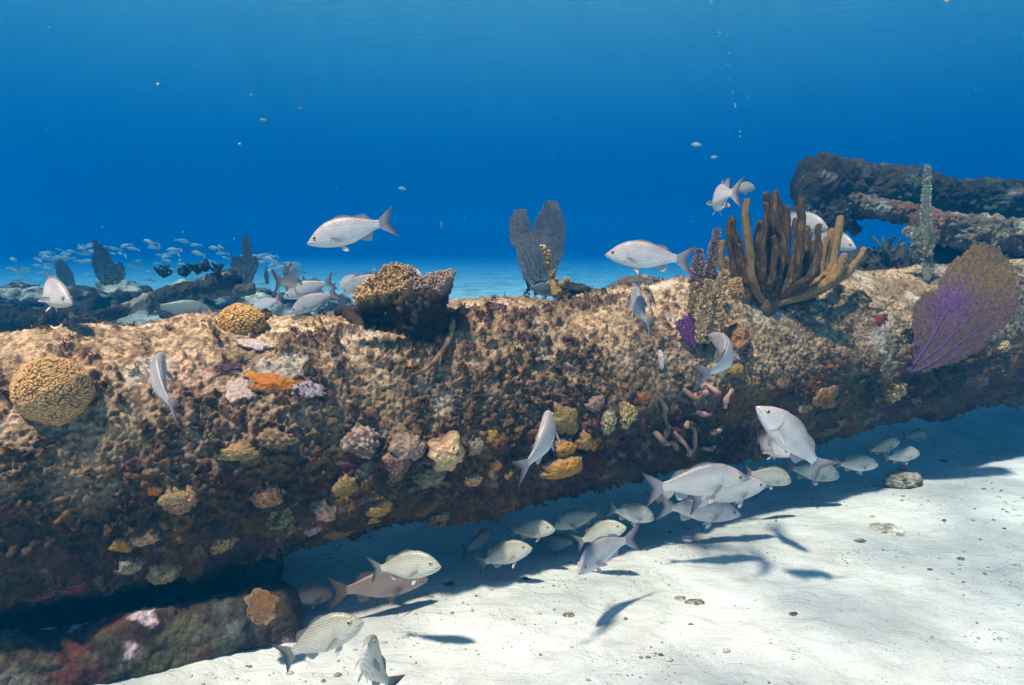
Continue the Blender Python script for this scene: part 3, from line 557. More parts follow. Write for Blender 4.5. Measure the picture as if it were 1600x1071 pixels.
def brain(name, label, px, py, rw, rh, flat, seed, cols, lam, lift=.1, P=None, n=None, offset_px=(0, 0)):
    if P is None: P, n, d = log_hit(px, py)
    else: d = (Vector(P) - CAMP).dot(FW)
    rw = rw / FPX * d; rh = rh / FPX * d; h = rw * flat; x = RT - Vector(n) * RT.dot(Vector(n)); x.normalize(); B = np.array([x, Vector(n).cross(x), n])
    nu, nv = 260, 420; th = np.linspace(0, np.pi * .66, nu); ph = np.linspace(0, 2 * np.pi, nv, endpoint=False); T, Pp = np.meshgrid(th, ph, indexing='ij')
    sv = np.stack([np.sin(T) * np.cos(Pp), np.sin(T) * np.sin(Pp), np.cos(T)], -1).reshape(-1, 3); p = sv * [rw, rh, h]; r2 = np.random.default_rng(seed); f = 0
    pw = p + .25 * lam * np.stack([fbm(p, 1 / lam / 3, 2, seed + k) for k in range(3)], 1)
    for k in range(70):
        kk = r2.normal(0, 1, 3); kk *= 2 * np.pi / lam / np.linalg.norm(kk) * r2.uniform(.93, 1.07); f = f + np.cos(pw @ kk + r2.uniform(0, 6.28))
    f /= math.sqrt(35); rid = sst(.0, .75, np.abs(f) * 1.15); rid = 1 - np.exp(-(f / .42) ** 2)
    lum = 1 + .11 * fbm(sv + seed, 1.5, 3, seed); v = p * lum[:, None] + sv * (rid * lam * .38)[:, None]
    c = np.array(cols[1]) + (np.array(cols[0]) - np.array(cols[1])) * (rid ** .8)[:, None]; c = mixc(c, np.array(cols[0]) * 1.2, np.exp(-((rid - .93) / .06) ** 2) * .3)
    V = (v + [0, 0, lift * h]) @ B + P
    return tag(MB().add(V, gridq(nu, nv, True), c=c).build(name, M_coral, loc=tuple(P)), label, 'brain coral')
BT = ((.60, .34, .14), (.17, .09, .04))
brain('brain_coral', 'big round tan brain coral with maze grooves at the far left of the column', 88, 620, 53, 49, .95, 3, BT, .0150, lift=.25)
brain('brain_coral', 'small golden brain coral perched on the crest of the column beside pale rubble', 378, 512, 34, 28, .85, 5, ((.50, .29, .09), (.16, .09, .03)), .016)
brain('brain_coral', 'small brain coral tucked at the left foot of the finger coral', 1150, 462, 22, 20, .9, 8, ((.42, .27, .11), (.1, .06, .03)), .018)
YL = ((.46, .38, .10), (.2, .15, .04)); OCH = ((.42, .25, .04), (.10, .055, .015)); OLV = ((.22, .19, .07), (.06, .05, .02), (.3, .2, .05)); STONE = ((.42, .36, .27), (.14, .11, .08), (.22, .24, .12)); PALE = ((.66, .58, .54), (.3, .24, .2)); RED = ((.3, .05, .04), (.1, .02, .02)); ORG = ((.68, .28, .03), (.35, .12, .02))
items = [
 ('encrusting_sponge', 'bright orange encrusting sponge band beside white crust on the upper left of the column', 'sponge', 435, 602, 46, 15, ORG, .25, 'rough'),
 ('encrusting_sponge', 'yellow-orange sponge knob at the left end of the bright orange band', 'sponge', 398, 590, 18, 12, ((.6, .38, .05), (.3, .16, .02)), .5, 'rough'),
 ('white_crust', 'chalky white crust right under the orange sponge band', 'coral', 480, 612, 26, 13, ((.62, .6, .66), (.34, .31, .34)), .14, 'rough'),
 ('white_crust', 'pale crust patch left of the orange sponge band', 'coral', 372, 608, 22, 20, ((.66, .6, .55), (.4, .33, .28)), .08, 'rough'),
 ('white_crust', 'whitish rubble crust under the small golden brain coral', 'coral', 400, 540, 28, 11, ((.62, .6, .62), (.36, .33, .33)), .15, 'rough'),
 ('purple_algae', 'dark purple crusty patch left above the orange sponge', 'algae', 354, 572, 19, 12, ((.12, .06, .10), (.05, .03, .05)), .4, 'knob'),
 ('dark_urchin_lump', 'small black round lump on the crest right of the golden brain coral', 'urchin', 414, 481, 10, 8, ((.03, .03, .03), (.01, .01, .01)), .9, 'knob'),
 ('star_coral', 'grey knobbly coral head in the middle left of the column face', 'coral', 567, 690, 27, 22, ((.48, .42, .36), (.16, .12, .1)), .8, 'knob'),
 ('round_coral', 'brown rounded coral head right of the grey knobbly one', 'coral', 636, 697, 27, 22, STONE, .8, 'rough'),
 ('round_coral', 'creamy coral head with a dark hole, brightest of the cluster mid column', 'coral', 691, 700, 27, 30, ((.58, .42, .26), (.24, .14, .08), (.5, .46, .22)), .8, 'pore'),
 ('round_coral', 'small coral head with a green edged mouth right of the creamy one', 'coral', 742, 698, 18, 16, ((.34, .3, .22), (.1, .08, .06)), .7, 'cup'),
 ('round_coral', 'purplish brown coral head below the brown rounded one', 'coral', 618, 722, 20, 26, ((.26, .17, .15), (.09, .05, .05)), .7, 'polyp'),
 ('round_coral', 'greenish coral head under the creamy coral with a hole', 'coral', 668, 745, 26, 20, ((.30, .30, .17), (.10, .09, .05)), .7, 'rough'),
 ('mustard_sponge', 'olive brown rounded sponge above the mustard cluster beside the slender fish', 'sponge', 880, 655, 24, 24, OLV, .7, 'pore'),
 ('mustard_sponge', 'mustard sponge lump centre of the cluster right of the slender fish', 'sponge', 876, 696, 23, 18, OCH, .7, 'pore'),
 ('mustard_sponge', 'mustard sponge lump lower in the cluster right of the slender fish', 'sponge', 872, 717, 34, 18, OCH, .5, 'pore'),
 ('mustard_sponge', 'small olive sponge touching the slender fish on its right', 'sponge', 842, 690, 16, 16, OLV, .8, 'pore'),
 ('mustard_sponge', 'brown sponge bulge right in the mustard cluster', 'sponge', 905, 684, 16, 16, ((.30, .2, .07), (.1, .06, .02)), .8, 'pore'),
 ('yellow_sponge', 'yellow sponge knob at the lower tip of the mustard cluster', 'sponge', 868, 731, 11, 8, ((.55, .36, .05), (.3, .17, .02)), .7, 'rough'),
 ('yellow_sponge', 'golden sponge tongue right below the brown bulge of the mustard cluster', 'sponge', 924, 690, 14, 11, ((.5, .32, .05), (.25, .14, .02)), .4, 'rough'),
 ('yellow_sponge', 'yellow sponge ball below the slender fish tail', 'sponge', 791, 734, 8, 9, ((.62, .42, .05), (.4, .24, .03)), .8, 'pore'),
 ('yellow_sponge', 'amber sponge patch left of the slender fish', 'sponge', 768, 682, 12, 15, ((.5, .32, .06), (.2, .12, .03)), .5, 'pore'),
 ('yellow_cup_coral', 'pale yellow beaded coral colony, brighter one high on the column middle', 'coral', 970, 646, 16, 20, ((.62, .58, .22), (.25, .22, .08)), .6, 'knob'),
 ('yellow_cup_coral', 'small pale green beaded coral left of the brighter yellow colony', 'coral', 941, 655, 11, 17, ((.5, .52, .3), (.2, .2, .1)), .6, 'knob'),
 ('round_coral', 'rough brown coral head between the yellow beaded colony and the olive sponge', 'coral', 924, 630, 16, 14, ((.4, .3, .25), (.16, .1, .08)), .6, 'polyp'),
 ('ochre_sponge', 'ochre sponge with round pores on the dark lower face, upper lobe', 'sponge', 540, 760, 20, 22, ((.30, .22, .06), (.07, .05, .02)), .5, 'pore'),
 ('ochre_sponge', 'ochre sponge lobe reaching right on the dark lower face', 'sponge', 592, 785, 24, 14, ((.36, .25, .05), (.09, .06, .02)), .5, 'pore'),
 ('ochre_sponge', 'bright ochre sponge lobe near the bottom of the column', 'sponge', 586, 823, 22, 12, ((.5, .31, .05), (.16, .1, .02)), .5, 'pore'),
 ('ochre_sponge', 'brownish ochre sponge at the lowest left of the porous sponge group', 'sponge', 530, 840, 26, 16, ((.34, .2, .04), (.1, .06, .02)), .4, 'pore'),
 ('round_coral', 'pale pink and red crusted head left of the porous ochre sponge', 'coral', 508, 797, 19, 24, ((.62, .5, .44), (.3, .1, .08), (.4, .3, .08)), .6, 'rough'),
 ('round_coral', 'small mauve coral nub under the pale pink crusted head', 'coral', 488, 832, 15, 11, ((.5, .42, .46), (.2, .14, .16)), .6, 'polyp'),
 ('green_algae', 'mossy green tufted patch left of the pale pink head', 'algae', 440, 812, 22, 24, ((.2, .24, .08), (.06, .07, .03)), .35, 'knob'),
 ('round_coral', 'sandy brown coral boulder on the dark face below the bright rim of turf', 'coral', 286, 782, 30, 24, ((.46, .32, .17), (.17, .1, .05), (.28, .25, .1)), .7, 'polyp'),
 ('orange_sponge', 'small vivid orange sponge ring above the sandy coral boulder', 'sponge', 241, 768, 13, 12, ((.75, .26, .03), (.3, .08, .01)), .5, 'cup'),
 ('round_coral', 'cream topped coral head on the dark lower left face', 'coral', 230, 838, 24, 15, ((.58, .42, .28), (.2, .12, .06)), .6, 'polyp'),
 ('yellow_sponge', 'dull gold sponge left of the cream topped coral head', 'sponge', 191, 850, 14, 14, ((.42, .25, .03), (.18, .1, .02)), .5, 'rough'),
 ('round_coral', 'bluish green coral knob, left of two at the base of the column', 'coral', 199, 873, 23, 14, ((.28, .34, .24), (.1, .1, .06), (.4, .32, .2)), .8, 'polyp'),
 ('round_coral', 'yellowish green coral knob, right of two at the base of the column', 'coral', 252, 884, 32, 20, ((.46, .42, .2), (.16, .13, .06), (.5, .34, .18)), .8, 'polyp'),
 ('honeycomb_coral', 'honeycomb coral with pale ridged cells low on the left part of the column', 'coral', 344, 852, 26, 20, ((.50, .40, .17), (.08, .06, .03)), .5, 'polyp'),
 ('round_coral', 'brown knob coral at the bright edge left of the honeycomb coral', 'coral', 418, 775, 24, 18, ((.45, .27, .12), (.15, .08, .04)), .6, 'polyp'),
 ('pink_crust', 'deep pink crust at the bottom left of the column', 'algae', 118, 922, 18, 9, ((.42, .07, .15), (.2, .03, .07)), .5, 'rough'),
 ('pink_crust', 'thin magenta crust leftmost along the bottom of the column', 'algae', 66, 934, 19, 6, ((.4, .1, .18), (.2, .04, .08)), .4, 'rough'),
 ('tan_sponge', 'tan vase-like sponge fold on the underside in the middle of the column', 'sponge', 690, 815, 20, 32, ((.36, .2, .13), (.14, .07, .05)), .5, 'rough'),
 ('orange_sponge', 'speckled orange and white nub under the mid column corals', 'sponge', 737, 743, 14, 11, ((.66, .5, .28), (.4, .18, .04)), .6, 'knob'),
 ('round_coral', 'pale olive patch coral below the orange band left of centre', 'coral', 430, 686, 28, 13, ((.36, .30, .15), (.14, .10, .05)), .5, 'knob'),
 ('round_coral', 'round green-yellow coral button by the turf below the orange sponge', 'coral', 372, 706, 28, 14, ((.40, .34, .13), (.18, .12, .05), (.45, .28, .1)), .45, 'polyp'),
 ('red_sponge', 'dark red sponge patch on the pale right part of the column', 'sponge', 1372, 500, 13, 10, RED, .5, 'rough'),
 ('red_sponge', 'rusty orange smear sponge left of the pink finger sponges', 'sponge', 1003, 622, 14, 12, ((.5, .2, .05), (.2, .08, .03)), .3, 'rough'),
 ('beaded_coral', 'strip of pale yellow beads low on the right part of the column', 'coral', 1396, 612, 21, 15, ((.58, .48, .2), (.2, .15, .06)), .55, 'knob'),
 ('fire_sponge', 'tiny bright orange and white sponge near the purple sea fan foot', 'sponge', 1433, 625, 7, 8, ((.8, .42, .1), (.7, .1, .02)), .7, 'knob'),
 ('round_coral', 'small creamy beads right of the large purple sea fan', 'coral', 1574, 542, 13, 9, ((.6, .5, .3), (.3, .22, .1)), .6, 'knob'),
 ('round_coral', 'knobbly greenish coral outcrop on the crest right of the finger coral', 'coral', 1335, 468, 24, 16, ((.38, .34, .2), (.13, .1, .06)), .6, 'knob'),
 ('round_coral', 'brown lump coral right of the finger coral base', 'coral', 1310, 455, 14, 9, ((.3, .22, .12), (.1, .07, .04)), .7, 'knob'),
 ('round_coral', 'pale ribbed coral just above the red sponge patch', 'coral', 1366, 478, 15, 10, ((.5, .45, .28), (.2, .16, .1)), .5, 'polyp'),
 ('yellow_sponge', 'ochre flat sponge below the pointing snapper on the column shade', 'sponge', 1283, 620, 26, 18, ((.32, .19, .04), (.12, .07, .02)), .25, 'rough'),
 ('green_algae', 'green mossy patch on the shaded side right of the pointing snapper', 'algae', 1302, 668, 18, 18, ((.16, .2, .08), (.06, .08, .04)), .25, 'knob'),
 ('tan_sponge', 'orange brown barrel sponge behind the curled silver fish', 'sponge', 1148, 530, 20, 24, ((.36, .22, .1), (.12, .07, .04)), .9, 'rough'),
 ('yellow_sponge', 'golden ledge sponge under the barrel sponge by the curled fish', 'sponge', 1146, 580, 22, 10, ((.36, .27, .07), (.14, .1, .03)), .6, 'rough'),
 ('round_coral', 'purple brown coral clump on the crest right of the table coral', 'coral', 772, 488, 18, 12, ((.17, .11, .10), (.06, .04, .04)), .6, 'knob'),
 ('round_coral', 'purple brown coral clump further right on the crest near the branching coral', 'coral', 905, 478, 16, 9, ((.17, .12, .10), (.07, .05, .04)), .6, 'knob'),
 ('rust_sponge', 'rust brown tuft at the right foot of the table coral', 'sponge', 725, 502, 15, 13, ((.3, .13, .04), (.12, .05, .02)), .8, 'knob'),
 ('pink_nub', 'little pink ball on the mid column turf, left of two', 'sponge', 812, 581, 6, 5, ((.5, .25, .2), (.3, .14, .1)), .8, 'rough'),
 ('pink_nub', 'little pink ball on the mid column turf, right of two', 'sponge', 829, 596, 6, 6, ((.5, .25, .2), (.3, .14, .1)), .8, 'rough'),
 ('white_nub', 'small white crusted tube on the bare slope below the climbing fish', 'sponge', 1033, 562, 6, 15, ((.66, .68, .68), (.4, .42, .42)), .6, 'rough'),
]
for k, (nm, lb, ct, px, py, rw, rh, cs, fl, kd) in enumerate(items):
    lump(nm, lb, ct, px, py, rw, rh, cs, fl, kd, seed=20 + k, det=56 if rw > 14 else 32)
# on the lower post
P_, d_ = ground(412, 1010, .2), 0
lump('ochre_sponge', 'amber brown sponge cap on the end of the sunken post', 'sponge', 0, 0, 27, 24, ((.19, .11, .03), (.09, .05, .015), (.12, .09, .04)), .18, 'rough', seed=91, P=np.array(W(412, 948, 2.16)), n=np.array([.1, -.75, .65]))

# ---- pinkish finger sponges
P, n, d = log_hit(1090, 650); fs = empty('finger_sponge', tuple(P), 'tangle of pinkish brown finger sponges hanging from the shaded face under the curled fish', 'sponge')
for pts in ([(1068, 700), (1060, 685), (1050, 672)], [(1028, 622), (1030, 635), (1038, 650), (1040, 664)], [(1068, 610), (1080, 622), (1088, 616), (1104, 600)], [(1104, 600), (1112, 612), (1112, 614)], [(1083, 640), (1095, 646), (1104, 644)], [(1018, 672), (1030, 682), (1044, 684), (1052, 694)], [(1064, 660), (1076, 660), (1082, 672), (1078, 690), (1068, 696)], [(1090, 690), (1104, 694), (1108, 690)], [(1107, 670), (1118, 668), (1126, 671)], [(1095, 612), (1090, 628), (1084, 640)], [(1040, 664), (1030, 674)], [(1140, 610), (1130, 622), (1128, 634)]):
    pw = []
    for i, (x, y) in enumerate(pts):
        q, nn, dd = log_hit(x, y); pw.append(q + nn * (.015 + .02 * math.sin(i * 2.1 + x)))
    v, q4, t3 = tube(spline(pw, 18), (.011 + .003 * np.sin(np.linspace(0, 9, 18) + pts[0][0])), 10); c = mixc(np.tile(np.array([.42, .24, .19]), (len(v), 1)), (.22, .13, .10), sst(-.1, .3, fbm(v, 25, 3, 7)))
    MB().add(v - P, q4, t3, c).build('finger', M_coral, fs)

# ---- finger (rod) coral
def rods(base_px, depth, specs, rad, colr, coldark, root, nm='branch', seed=0):
    rr = random.Random(seed); bp = np.array(W(*base_px, depth))
    for (x, y, rfac, dz, lt) in specs:
        tip = np.array(W(x, y, depth + dz)); bx = base_px[0]; dx = x - bx
        k1 = np.array(W(bx + dx * .55, base_px[1] - 28 - 8 * rr.random(), depth + dz * .6)); yy = base_px[1] - (base_px[1] - y) * .42
        k2 = np.array(W(bx + dx * .86, min(yy, base_px[1] - 40), depth + dz * .9))
        if y > base_px[1] - 100: k1 = np.array(W(bx + dx * .5, base_px[1] - 22, depth + dz * .5)); k2 = np.array(W(bx + dx * .82, (base_px[1] + y) / 2 - 4, depth + dz * .85))
        pts = spline([bp, k1, k2, tip], 34); pts += (fbm(pts * 6 + seed + x, 1, 2, 5) * .04)[:, None] * np.array([1, .5, 0]) * np.linspace(0, 1, 34)[:, None] ** .5; s = np.linspace(0, 1, 34)
        rads = rad * rfac * np.interp(s, [0, .35, .7, 1], [.72, 1.08, 1.05, .82]) * (1 + .10 * np.sin(s * 17 + x)); v, q, t = tube(pts, rads, 20); ctr = fbm(v, 90, 3, int(x)); wd = (worley(v, 130, 5)[0] < .33)
        c = np.tile(np.array(colr if lt else coldark), (len(v), 1)); c = mixc(c, np.array(colr) * 1.25, sst(.0, .5, ctr) * .5); c = mixc(c, np.array(coldark) * .45, wd * .55)
        v = v + (fbm(v, 110, 3, 3) * .005)[:, None] * np.array([1, -.6, .5])
        MB().add(v - np.array(root.location), q, t, np.clip(c, .02, .8)).build(nm, M_rod, root)
P, n, d = log_hit(1197, 486)
rc = empty('finger_coral', tuple(P), 'bushy brown finger coral with many upright rods standing on the crest of the column', 'coral')
rr = random.Random(3)
rspec = [(1135, 347), (1147, 342), (1169, 314, 1), (1167, 336), (1194, 319), (1200, 304), (1207, 315), (1220, 301), (1218, 312), (1231, 324), (1255, 312), (1262, 357), (1284, 354), (1312, 341, 1), (1298, 361, 1), (1303, 363, 1), (1292, 373, 1), (1347, 390, 1), (1325, 400, 1), (1312, 405, 1), (1266, 397), (1240, 402), (1179, 385), (1155, 384), (1150, 362), (1139, 405, 1), (1127, 380, 1), (1165, 380), (1186, 349), (1275, 379), (1247, 345), (1188, 392), (1212, 372), (1226, 385), (1252, 398), (1283, 396), (1208, 408)]
rods((1197, 480), d + .02, [(s[0], s[1], rr.uniform(.85, 1.15), rr.uniform(-.13, .16), len(s) > 2) for s in rspec], .0190, (.42, .26, .12), (.115, .078, .045), rc, seed=3)
v, q = sphere(20, 28); v = v * [.055, .055, .06]; v *= (1 + .3 * fbm(v, 25, 3, 8))[:, None]
MB().add(v + np.array(W(1197, 482, d + .02)) - P, q, c=(.2, .14, .07)).build('holdfast', M_rod, rc)

# ---- feathery sea plumes (left of the finger coral)
P, n, d = log_hit(1092, 520); fp = empty('sea_plume', tuple(P), 'feathery grey-brown sea plume of ragged blades left of the finger coral', 'coral')
def plume(path, w, dd, c0, c1, seed, root):
    pts = spline([np.array(W(x, y, d_)) for x, y, d_ in [(a, b, dd) for a, b in path]], 60); r2 = np.random.default_rng(seed); vs = []; cs = []
    tv_, q_, t_ = tube(pts, np.linspace(.009, .004, 60), 8); mb = MB().add(tv_ - P0, q_, t_, c1)
    tan = np.gradient(pts, axis=0); tan /= np.linalg.norm(tan, axis=1)[:, None]
    n_ = 2600; k = r2.random(n_) ** .9; idx = (k * 59).astype(int); side = np.cross(tan[idx], np.array(FW)); side /= np.linalg.norm(side, axis=1)[:, None]
    wid_ = w * np.interp(k, [0, .15, .45, .8, 1], [.25, .8, 1, .75, .15]) * (1 + .35 * fbm(np.stack([k * 9, 0 * k, 0 * k], 1) + seed, 1, 3, seed)); a = r2.uniform(-1, 1, n_); b0 = pts[idx] + side * (a * wid_)[:, None] + np.array(FW) * (r2.normal(0, .13, n_) * w)[:, None]
    dv = side * np.sign(a)[:, None] * .6 + tan[idx] * .7 + r2.normal(0, .45, (n_, 3)); dv /= np.linalg.norm(dv, axis=1)[:, None]; sd_ = np.cross(dv, r2.normal(0, 1, (n_, 3))); sd_ /= np.linalg.norm(sd_, axis=1)[:, None]; L_ = r2.uniform(.010, .02, (n_, 1)); ww = r2.uniform(.0022, .0045, (n_, 1))
    quad = np.stack([b0 - sd_ * ww, b0 + sd_ * ww, b0 + dv * L_ + sd_ * ww * .7, b0 + dv * L_ - sd_ * ww * .7], 1).reshape(-1, 3); cc = np.array(c0) * r2.uniform(.65, 1.4, (n_, 1)); mb.add(quad - P0, np.arange(len(quad)).reshape(-1, 4), c=np.repeat(cc, 4, 0)); mb.build('blade', M_turf, root, smooth=False)
P0 = P
plume([(1090, 530), (1090, 470), (1091, 430), (1092, 392)], .030, d - .02, (.34, .24, .22), (.2, .13, .12), 1, fp)
plume([(1098, 530), (1106, 470), (1112, 420), (1120, 360)], .024, d + .02, (.34, .24, .22), (.2, .13, .12), 2, fp)
plume([(1100, 535), (1110, 500), (1122, 465), (1133, 425)], .034, d - .05, (.6, .44, .24), (.25, .16, .1), 3, fp)
plume([(1092, 535), (1098, 500), (1103, 470), (1108, 440)], .026, d - .08, (.55, .4, .24), (.25, .16, .1), 4, fp)
plume([(1084, 530), (1082, 500), (1085, 470), (1086, 445)], .020, d - .04, (.5, .37, .24), (.25, .16, .1), 5, fp)

# ---- sea fans
def fan(name, label, base, outline, depth, yaw, cfun, seed, net=M_net, natt=900, step=.014, vein=.0016, group=None, curve=.06, cat='sea fan', thick=.003):
    bp = np.array(W(base[0], base[1], depth)); ya = R(yaw); ex = np.array([math.cos(ya), math.sin(ya), 0]); up = np.array(UPV)
    sc_ = depth / FPX; poly = np.array([((x - base[0]) * sc_ / max(.3, math.cos(ya)), (base[1] - y) * sc_) for x, y in outline]); nP = len(poly); r2 = np.random.default_rng(seed)
    def inside(p):
        x, y = p[:, 0], p[:, 1]; r = np.zeros(len(p), bool)
        for i in range(nP):
            x0, y0 = poly[i]; x1, y1 = poly[(i + 1) % nP]; cnd = ((y0 > y) != (y1 > y)); r ^= cnd & (x < (x1 - x0) * (y - y0) / (y1 - y0 + 1e-12) + x0)
        return r
    mn, mx = poly.min(0), poly.max(0); H = mx[1]
    def lift(p): 
        q3 = np.stack([p[:, 0], p[:, 1], 0 * p[:, 0]], 1); off = curve * ((p[:, 0] / H) ** 2 * H + .5 * H * fbm(q3, 1.3 / H, 2, seed)); fwd = np.cross(up, ex); return bp + p[:, :1] * ex + p[:, 1:] * up - off[:, None] * fwd
    root = empty(name, tuple(bp), label, cat, group)
    # veins grown toward scattered points
    att = r2.uniform(mn, mx, (natt * 4, 2)); att = att[inside(att)][:natt]; nodes = [np.array([0., 0.])]; par = [-1]; st = step
    best = np.linalg.norm(att - nodes[0], axis=1); bi = np.zeros(len(att), int); alive = np.ones(len(att), bool)
    for it in range(220):
        if not alive.any() or len(nodes) > 2600: break
        new = []
        for k in np.unique(bi[alive]):
            m = alive & (bi == k) ; dv = att[m] - nodes[k]; ln = np.linalg.norm(dv, axis=1)[:, None]; g = (dv / ln).mean(0) + r2.normal(0, .12, 2) + [0, .15]
            g /= np.linalg.norm(g) + 1e-9; new.append((nodes[k] + g * st, k))
        for p_, k in new:
            nodes.append(p_); par.append(k); dd = np.linalg.norm(att - p_, axis=1); mm = dd < best; best[mm] = dd[mm]; bi[mm] = len(nodes) - 1
        alive &= best > st * 1.05
    nodes = np.array(nodes); cnt = np.ones(len(nodes))
    for k in range(len(nodes) - 1, 0, -1): cnt[par[k]] += cnt[k]
    N3 = lift(nodes); rad = vein * (.55 + (cnt ** .42) * .28); fw_ = np.cross(up, ex); c2 = cfun(nodes / H)
    ch = np.arange(1, len(nodes)); pa = np.array(par)[1:]; A_, B_ = N3[pa], N3[ch]; dv = B_ - A_; dv /= np.linalg.norm(dv, axis=1)[:, None] + 1e-9; sx = np.cross(dv, fw_); sx /= np.linalg.norm(sx, axis=1)[:, None] + 1e-9; sy = np.cross(dv, sx)
    ring = []
    for X, rr_ in ((A_, np.minimum(rad[pa], rad[ch] * 1.8)), (B_, rad[ch])):
        for a in range(4): ring.append(X + (sx * math.cos(a * math.pi / 2) + sy * math.sin(a * math.pi / 2)) * rr_[:, None])
    Vv = np.stack(ring, 1).reshape(-1, 3); b8 = np.arange(len(ch))[:, None] * 8; q = np.concatenate([b8 + np.array([[a, (a + 1) % 4, 4 + (a + 1) % 4, 4 + a]]) for a in range(4)]); big = cnt[ch] > 25
    vc = np.where(big[:, None], c2[1][ch] , c2[0][ch]); vc = np.repeat(vc, 8, 0)
    MB().add(Vv - bp, q, c=vc).build('branches', M_coral, root, smooth=True)
    # net
    h = max(.006, H / 95); gxx = np.arange(mn[0], mx[0] + h, h); gyy = np.arange(mn[1], mx[1] + h, h); X, Y = np.meshgrid(gxx, gyy, indexing='ij'); pg = np.stack([X.ravel(), Y.ravel()], 1); jig = np.stack([vn(np.stack([pg[:, 0], pg[:, 1], 0 * pg[:, 0]], 1) * 28 / H + s_, seed) for s_ in (0, 9)], 1) * H * .018
    ins = inside(pg + jig + r2.normal(0, h * .35, pg.shape)); q = gridq(len(gxx), len(gyy)); q = q[ins[q].all(1)]; used = np.unique(q); mp = -np.ones(len(pg), int); mp[used] = np.arange(len(used)); q = mp[q]; pu = pg[used] + r2.normal(0, h * .2, (len(used), 2))
    V3 = lift(pu); cN = cfun(pu / H)[0]; ob = MB().add(V3 - bp, q, c=cN).build('net', net, root); md = ob.modifiers.new('thickness', 'SOLIDIFY'); md.thickness = thick; md.offset = 0
    return root
def cgrey(p):
    q = np.stack([p[:, 0], p[:, 1], 0 * p[:, 0]], 1); a = np.tile(np.array([.22, .19, .15]), (len(p), 1)); a = mixc(a, (.12, .125, .11), sst(-.2, .3, fbm(q, 4, 3, 2))); return a, np.tile(np.array([.09, .05, .12]), (len(p), 1))
def cdark(p): a = np.tile(np.array([.05, .055, .05]), (len(p), 1)); return a, a * .6
def cpurp(p):
    q = np.stack([p[:, 0], p[:, 1], 0 * p[:, 0]], 1); a = np.tile(np.array([.23, .145, .065]), (len(p), 1)); k = sst(.75, .25, p[:, 1] + .5 * fbm(q, 2.2, 3, 4) - .15 * (p[:, 0] < .2)); a = mixc(a, (.15, .085, .11), k * .75); a = mixc(a, (.20, .08, .27), np.exp(-((p[:, 0] - .30) / .12) ** 2 - ((p[:, 1] - .55) / .16) ** 2) * .8)
    a = mixc(a, (.17, .12, .07), sst(.0, .3, fbm(q, 3, 3, 6)) * sst(.4, .7, p[:, 1])); return a, np.tile(np.array([.12, .05, .19]), (len(p), 1))
def cviol(p):
    q = np.stack([p[:, 0], p[:, 1], 0 * p[:, 0]], 1); a = np.tile(np.array([.16, .05, .22]), (len(p), 1)); return mixc(a, (.09, .04, .11), sst(-.1, .3, fbm(q, 5, 3, 6))), np.tile(np.array([.2, .05, .3]), (len(p), 1))
P, n, d = log_hit(1419, 578)
fan('sea_fan', 'large purple and brown sea fan growing from the right part of the column', (1419, 580), [(1419, 583), (1423, 545), (1424, 500), (1428, 470), (1445, 455), (1462, 448), (1466, 430), (1472, 415), (1492, 400), (1512, 384), (1530, 378), (1549, 382), (1560, 400), (1572, 425), (1577, 450), (1574, 480), (1568, 500), (1545, 518), (1527, 545), (1500, 562), (1470, 575), (1440, 583)], d - .04, -6, cpurp, 11, M_netp, 1500, .011, .0018, curve=.02)
fan('sea_fan', 'grey-brown double-lobed sea fan standing behind the crest in the centre', (843, 452), [(838, 450), (818, 438), (808, 410), (805, 388), (796, 378), (794, 352), (799, 334), (810, 325), (824, 327), (829, 345), (834, 360), (836, 338), (846, 330), (848, 318), (860, 311), (872, 313), (880, 330), (886, 352), (884, 385), (880, 400), (872, 420), (862, 445), (850, 452)], 4.3, 12, cgrey, 12, M_netd, 1300, .013, .0013)
fan('sea_fan', 'tall dark pointed sea fan in the blue distance at the left', (163, 446), [(160, 447), (148, 428), (144, 410), (147, 392), (145, 378), (149, 372), (160, 382), (172, 396), (177, 412), (186, 407), (194, 420), (193, 438), (180, 446)], 6.2, 10, cdark, 13, M_netd, 350, .03, .004)
fan('sea_fan', 'dim sea fan behind the pale rounded fish at the left', (105, 448), [(100, 448), (88, 432), (85, 412), (95, 403), (106, 412), (115, 428), (119, 446)], 6.8, 0, cdark, 14, M_netd, 200, .035, .004)
fan('sea_fan', 'dark sea fan with a narrow upper lobe beyond the leaning blue beam', (386, 462), [(380, 460), (372, 438), (361, 420), (360, 404), (370, 400), (378, 402), (377, 380), (380, 362), (388, 368), (394, 384), (396, 400), (404, 402), (405, 420), (398, 430), (392, 452)], 6.0, 0, cdark, 15, M_netd, 350, .03, .004)
fan('sea_fan', 'small dark fan tip showing above the wreck beam', (1430, 290), [(1424, 290), (1418, 264), (1426, 257), (1434, 259), (1443, 270), (1440, 290)], 6.6, 0, cdark, 16, M_netd, 120, .03, .004)
P, n, d = log_hit(1080, 542)
fan('sea_fan', 'small violet sea fan at the foot of the feathery sea plume', (1084, 543), [(1080, 544), (1062, 530), (1054, 512), (1051, 500), (1062, 498), (1066, 490), (1078, 494), (1088, 496), (1096, 505), (1094, 528), (1088, 543)], d - .03, 8, cviol, 17, M_netd, 350, .012, .0016)
for k, (bx, by, hh, dd) in enumerate(((475, 452, 26, 6.2), (417, 436, 22, 7.0), (552, 448, 20, 7.4))):
    fan('sea_whip', ['thin dark sea whip standing in the blue behind the three silver fish', 'short dark sea whip left of the fish seen from behind', 'faint sea whip left of the table coral top'][k], (bx, by + 8), [(bx - 3, by + 8), (bx - 5, by - hh * .3), (bx - 1, by - hh), (bx + 3, by - hh * .4), (bx + 4, by + 8)], dd, 0, cdark, 30 + k, M_netd, 60, .03, .004, cat='sea whip')

